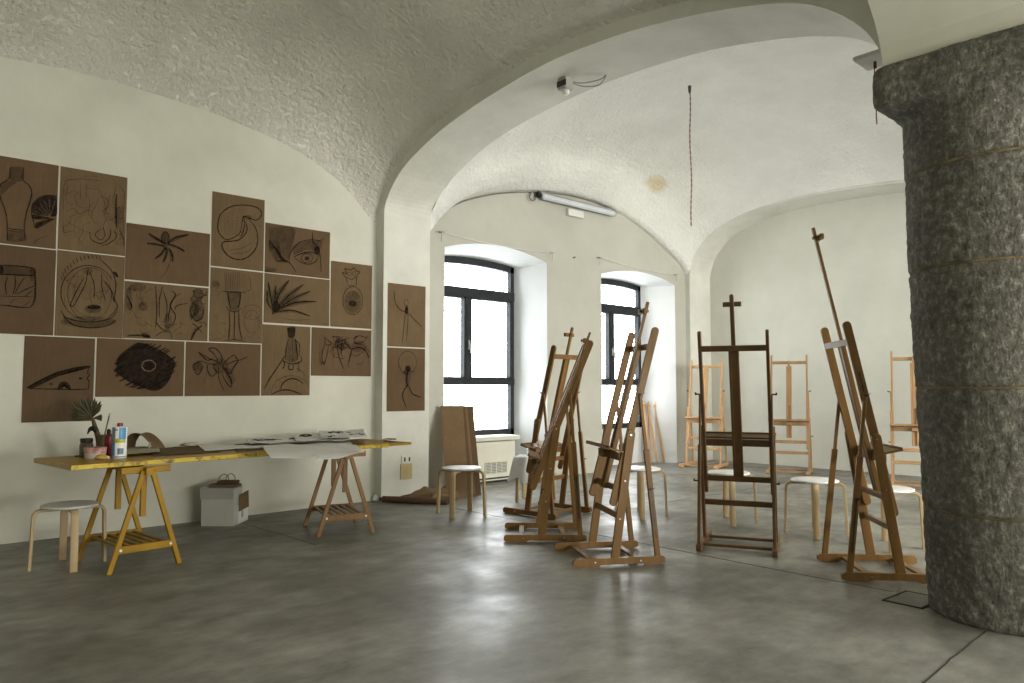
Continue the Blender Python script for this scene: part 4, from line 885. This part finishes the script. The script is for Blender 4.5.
easel(10.51, 6.89, heading(-.97, -.26), 'pale easel by the far corner, left of the three against the back wall', 'easel_pale', 9, 1.6500000000000001, clamp=False, tray_z=.76, top_z=1.73, post_bot=.36, rz1=.30, rz2=.46, cb=1.62)
easel(10.72, 5.53, heading(-.93, -.36), 'brightly lit brown easel at the back wall, behind the dark central easel', 'easel_mid', 9, 1.69, clamp=False, tray_z=.76, top_z=1.78, post_bot=.36, rz1=.30, rz2=.46, cb=1.66)
easel(10.44, 3.66, heading(-.95, -.30), 'easel at the back wall partly hidden by the stone column', 'easel_mid', 9, 1.69, clamp=False, tray_z=.76, top_z=1.77, post_bot=.36, rz1=.30, rz2=.46, cb=1.66)

# folded display stands in the right niche
for i, (bx, by, tx, ty, tz, lab) in enumerate([(10.32, 7.78, 10.42, 8.0, 1.0, 'pale folded stand leaning in the right window niche, leftmost of three'), (10.44, 7.74, 10.50, 7.97, 1.0, 'pale folded stand leaning in the right window niche, middle of three'), (10.60, 7.72, 10.58, 7.88, .99, 'pale folded stand leaning in the right window niche, rightmost of three')]):
    b = V((bx, by, .012)); t = V((tx, ty, tz)); r = thing('folded_stand', lab, 'stand', b, 0, 'folded wooden stands in the window niche'); t = t - b
    for s in (-1, 1): MB().board((s * .022, s * .004, 0), (t.x + s * .014, t.y, t.z), (1, 0, 0), .020, .016).build('leg', M['easel_pale'], r)
    MB().board((t.x, t.y - .014, t.z * .1), t + V((0, -.014, .05)), (1, 0, 0), .022, .012, False, True).build('mast', M['easel_pale'], r)
    MB().board(t + V((-.07, -.018, -.03)), t + V((.07, -.018, -.035)), (0, 0, 1), .022, .014).build('crossbar', M['easel_pale'], r)

# ------------------------------------------------------------------ trestle table
def trestle(x, y, rz, label, wm, h=.70):
    r = thing('trestle', label, 'trestle', (x, y, 0), rz, 'wooden trestles under the table')
    for s in (-1, 1):
        yy = s * .30
        for q in (-1, 1):
            c = MB(); c.board((q * .24, yy, .0), (q * .030, yy, h - .03), (1, 0, 0), .034, .024); c.build('leg', wm, r)
        c = MB(); c.board((-.205, yy + s * .0, .155), (.205, yy + s * .0, .155), (0, 0, 1), .05, .022); rl = c.build('rail', wm, r)
        for q in (-1, 1): b = MB(); b.tube([(q * .17, yy + s * .011, .155), (q * .17, yy + s * .014, .155)], .010, 10); b.build('screw_cap', M['white_plastic'], rl)
        c = MB(); c.board((0, yy - s * .07, .36), (0, yy - s * .07, h - .02), (1, 0, 0), .040, .024); c.build('height_post', wm, r)
    c = MB(); c.board((0, -.34, h - .032), (0, .34, h - .032), (1, 0, 0), .05, .055); c.build('top_beam', wm, r)
    for s in (-1, 1): c = MB(); c.board((-.17, s * .27, h - .023), (.17, s * .27, h - .023), (0, 0, 1), .045, .022); c.build('head_bar', wm, r)
    for i in range(6):
        xx = -.15 + i * .06; c = MB(); c.cbox((xx - .015, -.31, .158), (xx + .015, .31, .172), .002); c.build('shelf_slat', wm, r)
    return r
trestle(1.70, 5.99, math.radians(5), 'yellow wooden trestle with slatted shelf under the left end of the table', M['yellow'], .715)
trestle(3.48, 6.10, math.radians(-17), 'brown wooden trestle with slatted shelf under the right end of the table', M['trestle_brown'], .715)
TA = math.radians(5.2)
tb = thing('trestle_table_top', 'long stained yellow table board resting on two trestles', 'table', (1.255, 5.75, .715), TA)
c = MB(); c.cbox((0, .004, 0), (2.70, .80, .035), .004); c.build('board', M['yellow_top'], tb)
c = MB(); c.box((.003, -.001, .003), (2.697, .006, .033)); c.build('paint_stained_edge', M['yellow_edge'], tb)
ext = MB(); ext.cbox((2.702, -.002, .010), (2.97, .78, .033), .003); ext.build('extension_board', M['yellow'], tb)
TZ = .7505
def T(px, py, z=0): return onz(px, py, TZ + z)

def flat_sheet(name, label, cat, px, mat, z=0, wav=.006, n=10, group=None, curl=None, ink=(), thick=.0012):
    """paper given by four corner points on the table, gently waving"""
    C = [T(a, b) for a, b in px]; ctr = sum(C, V()) / 4; ctr.z = TZ
    r = thing(name, label, cat, ctr, 0, group)
    def base(u, v):
        p = C[0] * (1 - u) * (1 - v) + C[1] * u * (1 - v) + C[2] * u * v + C[3] * (1 - u) * v
        w = wav * (.5 + .5 * noise.noise(V((p.x * 6, p.y * 6, z * 50))) + .5 * noise.noise(V((p.x * 15, p.y * 15, 3))))
        q = V((p.x, p.y, TZ + z + max(0, w)))
        if curl: q += curl(u, v)
        return q - ctr
    MB().grid(base, n, n, (0, 0, thick)).build('paper_sheet', mat, r, True, 50)
    for (u0, v0, u1, v1, m_) in ink:
        def fi(a, b):
            rr = .5 + .5 * noise.noise(V((a * 5 + u0 * 9, b * 5, v0 * 7)))
            u = u0 + (u1 - u0) * (a); v = v0 + (v1 - v0) * (.5 + (b - .5) * (math.sin(PI * max(.02, min(.98, a))) ** .5) * (.5 + rr * .5)); q = base(u, v); return q + V((0, 0, thick + .0015))
        MB().grid(fi, 8, 4).build('printed_mark', m_, r)
    return r
G_ = 'papers spread over the table'
flat_sheet('kraft_sheet', 'dark brown paper sheet lying flat left of the white papers', 'paper', [(152, 456.5), (222, 452.3), (200, 446), (150, 449)], M['kraft'], 0, .008, group=G_)
flat_sheet('cream_sheet', 'pale cream paper lying next to the blue tin', 'paper', [(126, 457), (160, 454.5), (158, 449), (128, 450)], M['paper_cream'], .016, .012, group=G_)
flat_sheet('kraft_strip', 'narrow brown paper piece at the table edge under the white papers', 'paper', [(236, 452.3), (262, 450.0), (250, 447), (234, 449.5)], M['kraft'], .001, .004, group=G_)
flat_sheet('white_sheet', 'white paper lying flat behind the brown paper strip', 'paper', [(205, 452), (275, 448), (268, 443.5), (198, 446.5)], M['paper'], .004, .012, group=G_, ink=((.5, .6, .9, .95, M['ink']),))
def over(u, v):
    d = max(0, .30 - v) / .30
    return V((0, 0, -.022 * d * d * (.6 + .4 * math.sin(u * 5)) - .0)) + V((.01, -.03, 0)) * d
flat_sheet('white_sheet', 'large white paper sagging over the front edge of the table', 'paper', [(268, 459), (358, 452.5), (350, 443.8), (262, 448)], M['paper'], .012, .016, 16, G_, over)
flat_sheet('white_sheet', 'white paper sagging below its neighbour above the brown trestle', 'paper', [(314, 459.5), (362, 453.0), (356, 446), (318, 450)], M['paper'], .007, .010, 12, G_, over)
flat_sheet('printed_sheet', 'crumpled white print with black marks, leftmost of the prints', 'paper', [(250, 447), (318, 445), (312, 439.5), (245, 442)], M['paper'], .022, .020, 14, G_, None, ((.05, .3, .5, .8, M['ink']), (.6, .4, .95, .9, M['ink'])))
flat_sheet('printed_sheet', 'crumpled white print with black marks, middle of the prints', 'paper', [(296, 447), (350, 445), (345, 438), (292, 439)], M['paper'], .036, .028, 14, G_, None, ((.1, .5, .35, .85, M['ink']), (.5, .2, .85, .4, M['ink']), (.55, .6, .8, .9, M['ink'])))
flat_sheet('printed_sheet', 'crumpled white print with long black mark, rightmost of the prints', 'paper', [(322, 446), (368, 444), (362, 436.5), (318, 438)], M['paper'], .054, .030, 14, G_, None, ((.2, .55, .7, .9, M['ink']), (.6, .15, .95, .4, M['ink']), (.1, .1, .3, .3, M['ink'])))
flat_sheet('folded_cloth', 'small dark red folded cloth at the right end of the table', 'cloth', [(384, 441.8), (397, 441), (395, 439), (382, 439.8)], M['maroon'], .004, .012)
# curled kraft paper arch behind the tin
p = T(140, 450); ck = thing('curled_paper', 'brown paper curled up into an arch behind the blue tin', 'paper', (p.x, p.y, TZ), YAW - PI / 2)
def curlfn(u, v):
    t = u; x = -.095 + .26 * t; z = .135 * math.sin(PI * min(1, t ** .62)) ** .8 if t < .999 else 0
    return (x, -.10 + .2 * v + .02 * math.sin(3 * t), z + .004 + .006 * math.sin(v * 5 + t * 4))
MB().grid(curlfn, 24, 6, (0, 0, .0015)).build('paper_sheet', M['kraft'], ck, True, 60)
# scissors-like crumple of tissue
p = T(190, 447.5); cr = MB()
def lump(c, rx, ry, rz, seed, amp=.35, n=20, m=12):
    mb = MB()
    def fn(u, v):
        th = 2 * PI * u; ph = PI * v; d = V((math.cos(th) * math.sin(ph), math.sin(th) * math.sin(ph), math.cos(ph)))
        k = 1 + amp * noise.noise(d * 2.2 + V((seed, 0, 0))) + amp * .5 * noise.noise(d * 6 + V((0, seed, 0)))
        q = V((d.x * rx, d.y * ry, d.z * rz)) * k; q.z = max(q.z, -rz * .75); return V(c) + q + V((0, 0, rz * .75))
    return mb.grid(fn, n, m)
o = lump((0, 0, 0), .085, .035, .018, 3, .6).build('crumpled_tissue', M['paper_cream'], None, True, 60); o.location = (p.x, p.y, TZ + .012)
tag(o, 'small crumpled pale tissue on the brown paper sheet', 'tissue')
p = T(149, 451); o = MB(); o.tube([(0, 0, .002), (.005, .004, .06)], [.010, .006], 8); o = o.build('pencil_stub', M['grey_plastic']); o.location = (p.x, p.y, TZ + .012); tag(o, 'short grey stub standing beside the curled brown paper', 'pencil')

# jars and bottles
p = onz(86, 457, TZ); j = thing('glass_jar', 'murky glass jar with dark lid at the left of the table', 'jar', (p.x, p.y, TZ))
MB().lathe([(.0, 0), (.040, 0), (.046, .006), (.047, .085), (.042, .105), (.036, .112), (.0, .112)], n=28).build('glass_body', M['glass_dark'], j, True)
MB().lathe([(.0, .111), (.043, .111), (.044, .115), (.044, .136), (.041, .139), (.0, .139)], n=28).build('lid', M['black'], j, True)
p = onz(95, 459, TZ); j = thing('plastic_tub', 'wide pale tub with pink label in front of the jar', 'tub', (p.x, p.y, TZ))
MB().lathe([(.0, 0), (.060, 0), (.068, .008), (.072, .045), (.072, .046)], n=32).build('tub_body', M['tubwhite'], j, True)
MB().lathe([(.0, .045), (.073, .045), (.075, .060), (.076, .078), (.078, .080), (.078, .086), (.0, .087)], n=32).build('labelled_rim', M['pink'], j, True)
p = onz(108, 456, TZ); j = thing('squeeze_bottle', 'slim crimson bottle with dark pointed cap left of the tin', 'bottle', (p.x, p.y, TZ))
MB().lathe([(.0, 0), (.026, 0), (.030, .006), (.030, .145), (.026, .160), (.012, .172), (.0, .172)], n=24).build('bottle_body', M['maroon'], j, True)
MB().lathe([(.0305, .09), (.0310, .092), (.0310, .135), (.0305, .137)], n=24).build('label_band', M['redplastic'], j, True)
MB().lathe([(.0, .171), (.014, .171), (.015, .185), (.012, .200), (.005, .206), (.0, .207)], n=18).build('cap', M['black'], j, True)
p = onz(119, 458, TZ); j = thing('solvent_tin', 'tall blue and white tin with red screw cap on the table', 'tin', (p.x, p.y, TZ), YAW - PI / 2)
R_ = .050
MB().lathe([(.0, 0), (R_ - .003, 0), (R_, .004), (R_, .228), (R_ - .003, .233), (R_ - .006, .230), (.0, .230)], n=36).build('tin_body', M['paper'], j, True)
def band(a0, a1, z0, z1, m_, nm='label_patch'):
    MB().grid(lambda u, v: ((R_ + .0008) * math.cos(math.radians(a0 + (a1 - a0) * u)), (R_ + .0008) * math.sin(math.radians(a0 + (a1 - a0) * u)), z0 + (z1 - z0) * v), 12, 2).build(nm, m_, j, True)
band(180, 262, .02, .228, M['bluegrey']); band(262, 292, .165, .228, M['paper']); band(292, 350, .140, .228, M['blue']); band(240, 345, .115, .145, M['lime']); band(235, 262, .03, .10, M['blue']); band(284, 330, .03, .075, M['bluegrey']); band(182, 358, .008, .016, M['bluegrey']); band(258, 285, .205, .215, M['redplastic'])
MB().lathe([(.0, .229), (.016, .229), (.016, .236), (.020, .237), (.020, .256), (.017, .259), (.0, .259)], n=20).build('cap', M['redplastic'], j, True)
p = onz(101.5, 459.5, TZ); o = lump((0, 0, 0), .040, .026, .022, 5, .35).build('clay_lump', M['clay'], None, True, 60); o.location = (p.x, p.y, TZ); tag(o, 'small ochre lump in front of the pink-labelled tub', 'clay')
p = onz(107.5, 458.5, TZ); o = MB().lathe([(.0, 0), (.014, 0), (.014, .016), (.012, .018), (.0, .018)], n=18).build('bottle_cap', M['white_plastic'], None, True); o.location = (p.x, p.y, TZ); tag(o, 'tiny white cap lying between the ochre lump and the tin', 'cap')
p = onz(79, 456.5, TZ); o = MB().lathe([(.0, 0), (.03, 0), (.03, .008), (.0, .010)], n=18).build('jar_lid', M['stem'], None, True); o.location = (p.x, p.y, TZ); tag(o, 'flat dark lid lying at the left foot of the glass jar', 'lid')
# cup with brush, and palm leaf on a stalk
p = onz(102.5, 452, TZ); j = thing('brush_cup', 'dark cup behind the tub holding one long brush', 'cup', (p.x, p.y, TZ))
MB().lathe([(.0, 0), (.034, 0), (.040, .12), (.044, .135), (.040, .137), (.032, .02), (.0, .015)], n=24).build('cup_body', M['stem'], j, True)
b_ = thing('paint_brush', 'long thin brush standing upright in the dark cup', 'brush', (p.x, p.y, TZ + .03), YAW - PI / 2)
MB().tube([(-.01, 0, 0), (.045, 0, .262)], [.004, .0055], 8).build('handle', M['stem'], b_, True); MB().tube([(.045, 0, .262), (.049, 0, .285)], [.007, .005], 8).build('ferrule', M['grey_plastic'], b_, True)
p = onz(97, 452, TZ); pf = thing('dried_palm_leaf', 'dried fan palm leaf on a thick curved stalk behind the jars', 'plant', (p.x, p.y, TZ), YAW - PI / 2)
MB().tube(crom([(.025, 0, 0), (.012, 0, .10), (-.012, 0, .17), (-.035, 0, .24), (-.045, 0, .275)], 4), [.028 - .018 * i / 16 for i in range(17)], 10).build('stalk', M['stem'], pf, True)
hub = V((-.048, 0, .275))
lf = MB()
for i in range(15):
    a = math.radians(50 + i * 9.5); L = .178 * (1 - .12 * abs(i - 9) / 7) + .012 * (i % 2); d = V((math.cos(a), -.25 + .06 * (i % 2), math.sin(a))); e = V((-math.sin(a), 0, math.cos(a)))
    w1 = L * .13
    lf.add([hub, hub + d * L * .6 - e * w1, hub + d * L, hub + d * L * .6 + e * w1, hub + d * L * .6 + V((0, -.012, 0))], [(0, 1, 4), (0, 4, 3), (1, 2, 4), (4, 2, 3)])
lf.build('leaf_fan', M['leaf'], pf)
l2 = MB()
for i in range(5):
    a = math.radians(-14 + i * 8); d = V((math.cos(a), 0, math.sin(a))); e = V((-math.sin(a), 0, math.cos(a))); l2.add([hub, hub + d * .075 - e * .006, hub + d * .085, hub + d * .075 + e * .006], [(0, 1, 2, 3)])
l2.build('small_leaf', M['leaf'], pf)
l3 = MB(); l3.tube(crom([(.0, -.01, .165), (-.02, -.02, .19), (-.05, -.02, .185), (-.072, -.02, .145)], 4), [.020, .021, .022, .022, .022, .021, .020, .019, .017, .013, .008, .006, .003], 10); l3.build('dark_husk', M['black'], pf, True)

# ------------------------------------------------------------------ boxes and bag on the floor
bx = thing('white_box', 'white cardboard box with overlapping lid on the floor under the table', 'box', (2.62, 7.09, 0), math.radians(-43))
def taper(x0, x1, y0, y1, z0, z1, g): return [(x0 + g, y0 + g, z0), (x1 - g, y0 + g, z0), (x1 - g, y1 - g, z0), (x0 + g, y1 - g, z0), (x0, y0, z1), (x1, y0, z1), (x1, y1, z1), (x0, y1, z1)]
BF = [(0, 3, 2, 1), (4, 5, 6, 7), (0, 1, 5, 4), (1, 2, 6, 5), (2, 3, 7, 6), (3, 0, 4, 7)]
MB().add(taper(0, .305, 0, .20, 0, .335, .004), BF).build('carton', M['boxgrey'], bx)
MB().add(taper(-.008, .300, -.008, .205, .245, .35, .0), BF).build('lid', M['boxlid'], bx)
MB().cbox((-.012, -.012, .343), (.304, .21, .352), .002).build('lid_top_edge', M['grey_plastic'], bx)
bg = thing('paper_bag', 'flat folded kraft bag with loop handles lying on the white box', 'bag', (2.71, 7.05, .353), math.radians(-43))
MB().cbox((-.04, -.02, 0), (.22, .13, .022), .006).build('folded_body', M['card'], bg); MB().cbox((.02, .03, .022), (.195, .15, .05), .006).build('folded_base', M['card_dark'], bg)
for q in (0, 1): MB().tube(crom([(.07 + q * .05 - .03, .04 + q * .04, .045), (.045 + q * .05, .04 + q * .04, .085), (.085 + q * .05, .04 + q * .04, .115), (.125 + q * .045, .04 + q * .04, .09), (.13 + q * .045, .04 + q * .04, .045)], 5), .0035, 6).build('handle', M['stem'], bg, True)
b2 = thing('open_box', 'open white box with brown folders behind the lidded box', 'box', (2.895, 6.955, 0), math.radians(47))
c = MB()
for lo, hi in (((0, -.02, 0), (.26, -.012, .17)), ((0, .10, 0), (.26, .108, .17)), ((0, -.02, 0), (.008, .108, .17)), ((.252, -.02, 0), (.26, .108, .17)), ((0, -.02, 0), (.26, .108, .01))): c.box(lo, hi)
c.build('carton', M['paper'], b2)
c = MB(); c.cbox((.08, -.026, .055), (.115, -.022, .115), .001); c.build('printed_mark', M['grey_plastic'], b2)
c = MB(); c.add([(.01, -.03, .12), (.25, -.03, .13), (.245, -.025, .285), (.03, -.025, .27), (.01, -.022, .12), (.25, -.022, .13), (.245, -.017, .285), (.03, -.017, .27)], BF); o = c.build('cardboard_folder', M['card'], None); o.location = b2.location; o.rotation_euler = b2.rotation_euler; tag(o, 'brown cardboard folder standing at the front of the open box', 'folder')
c = MB(); c.cbox((.02, .03, .02), (.20, .05, .31), .003); o = c.build('black_binder', M['black'], None); o.location = b2.location; o.rotation_euler = b2.rotation_euler; tag(o, 'black binder standing tallest inside the open box', 'binder')
c = MB(); c.cbox((.06, .06, .02), (.24, .08, .28), .003); o = c.build('black_binder', M['black'], None); o.location = b2.location; o.rotation_euler = b2.rotation_euler; tag(o, 'black binder lower than its neighbour inside the open box', 'binder')

# leaning cardboard sheets
P0 = V((5.415, 7.03, 0)); dv = V((.45, -.13, 0)); wdir = dv.normalized(); bk = V((.36, .93, 0)).normalized()
labs = ['brown cardboard sheet leaning by the left window, frontmost and widest seen', 'brown cardboard sheet leaning second from the front beside the left window', 'brown cardboard sheet leaning third from the front beside the left window', 'brown cardboard sheet leaning rearmost with its right edge showing']
for i in range(4):
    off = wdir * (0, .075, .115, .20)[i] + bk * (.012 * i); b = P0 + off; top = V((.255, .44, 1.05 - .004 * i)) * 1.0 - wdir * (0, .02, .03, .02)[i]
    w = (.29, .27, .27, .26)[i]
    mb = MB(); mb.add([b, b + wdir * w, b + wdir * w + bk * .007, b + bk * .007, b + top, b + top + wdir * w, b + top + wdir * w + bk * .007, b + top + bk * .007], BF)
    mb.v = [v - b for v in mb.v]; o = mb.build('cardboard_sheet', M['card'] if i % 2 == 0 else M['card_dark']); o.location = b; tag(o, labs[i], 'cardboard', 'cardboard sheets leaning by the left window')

# kraft paper heap on the floor
kp = thing('wrapping_paper', 'crumpled brown wrapping paper heaped on the floor before the pilaster', 'paper', (5.0, 7.0, 0))
def heap(seed, px, h, m_, name):
    C = [onz(a, b) - V((5.0, 7.0, 0)) for a, b in px]
    def fn(u, v):
        p = C[0] * (1 - u) * (1 - v) + C[1] * u * (1 - v) + C[2] * u * v + C[3] * (1 - u) * v
        e = (math.sin(PI * min(1, max(0, u))) * math.sin(PI * min(1, max(0, v)))) ** .22
        k = abs(noise.noise(V((p.x * 2.2 + seed, p.y * 6, seed)))) + .45 * abs(noise.noise(V((p.x * 6, p.y * 9 + seed, 2))))
        return (p.x, p.y, .004 + h * e * (.35 + 1.1 * k))
    MB().grid(fn, 30, 14, (0, 0, -.002)).build(name, m_, kp, True, 25)
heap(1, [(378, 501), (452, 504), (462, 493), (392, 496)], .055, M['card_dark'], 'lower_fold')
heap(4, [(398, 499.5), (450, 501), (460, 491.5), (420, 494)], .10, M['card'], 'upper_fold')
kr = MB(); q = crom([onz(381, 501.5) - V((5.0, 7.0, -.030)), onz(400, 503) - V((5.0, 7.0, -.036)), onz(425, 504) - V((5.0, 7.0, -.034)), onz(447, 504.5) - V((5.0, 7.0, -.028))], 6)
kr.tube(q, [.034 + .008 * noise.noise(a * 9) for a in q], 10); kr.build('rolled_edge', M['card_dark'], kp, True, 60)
heap(8, [(430, 502.5), (470, 497), (462, 489), (436, 493)], .12, M['card'], 'loose_end')
o = lump((0, 0, 0), .045, .045, .04, 9, .3).build('paper_ball', M['paper'], None, True, 60); q = onz(376, 501); o.location = (q.x, q.y, 0); tag(o, 'small white crumpled paper ball at the left end of the wrapping paper', 'paper')

# white cloth over a stool, rag on an easel tray
def drape():
    cx, cy = 5.965, 6.14; mb = MB()
    def fn(u, v):
        x = -.36 + .62 * u; y = -.24 + .52 * v; r_ = math.hypot(x, y); th = math.atan2(y, x)
        if r_ < .185: z = .496 + .018 * noise.noise(V((x * 9, y * 9, 1)))
        else:
            d = r_ - .185; k = 1 / (1 + d * 2.2); z = .496 - min(.26, d * 1.25 + .02 * math.sin(th * 7)); rr = .205 + d * .30 + .015 * math.sin(th * 7 + 1); x, y = rr * math.cos(th), rr * math.sin(th)
        return (x - .02, y, z + .012 * noise.noise(V((x * 14, y * 14, 5))))
    o = mb.grid(fn, 30, 30, (0, 0, .003)).build('white_cloth', M['cloth'], None, True, 60); o.location = (cx, cy, 0)
    tag(o, 'crumpled white cloth draped over the stool behind the side-on easels', 'cloth')
drape()
o = lump((0, 0, 0), .10, .045, .035, 12, .6, 28, 16).build('crumpled_rag', M['cloth_pink'], None, True, 60)
o.location = tuple(onz(540, 448, .69)); o.rotation_euler = (0, 0, .2); tag(o, 'pinkish crumpled rag lying on the tray of the reddish easel', 'rag')

# ------------------------------------------------------------------ light
def area(name, loc, rot, sx, sy, power, col=(1, 1, 1)):
    l = bpy.data.lights.new(name, 'AREA'); l.shape = 'RECTANGLE'; l.size = sx; l.size_y = sy; l.energy = power; l.color = col
    o = bpy.data.objects.new(name, l); COL.objects.link(o); o.location = loc; o.rotation_euler = rot; return o
area('south_fill_light', (3.0, YSW + .1, 1.3), (math.radians(-110), 0, PI), 3.6, 1.6, 440, (1, .98, .92))  # added fill lamp for the near bay; no window in the south wall
area('south_fill_light', (8.5, YSW + .1, 2.2), (math.radians(-80), 0, PI), 5.0, 2.8, 1080, (1, .98, .95))  # second added fill lamp, brightens the far bay and its floor
w = bpy.data.worlds.new('world'); bpy.context.scene.world = w; w.use_nodes = True
w.node_tree.nodes['Background'].inputs[0].default_value = (.75, .82, .9, 1); w.node_tree.nodes['Background'].inputs[1].default_value = .6

# ------------------------------------------------------------------ camera
cd = bpy.data.cameras.new('camera'); cd.sensor_width = 36; cd.lens = FPX / 1024 * 36; cd.clip_start = .05
co = bpy.data.objects.new('camera', cd); COL.objects.link(co); co.location = CAM
co.rotation_euler = (PI / 2 + TILT, 0, YAW - PI / 2)
sc = bpy.context.scene; sc.camera = co
sc.view_settings.view_transform = 'Standard'; sc.view_settings.look = 'None'; sc.view_settings.exposure = .2; sc.view_settings.gamma = .88
sc.cycles.use_denoising = True; sc.cycles.max_bounces = 10; sc.cycles.diffuse_bounces = 7; sc.cycles.sample_clamp_indirect = 6
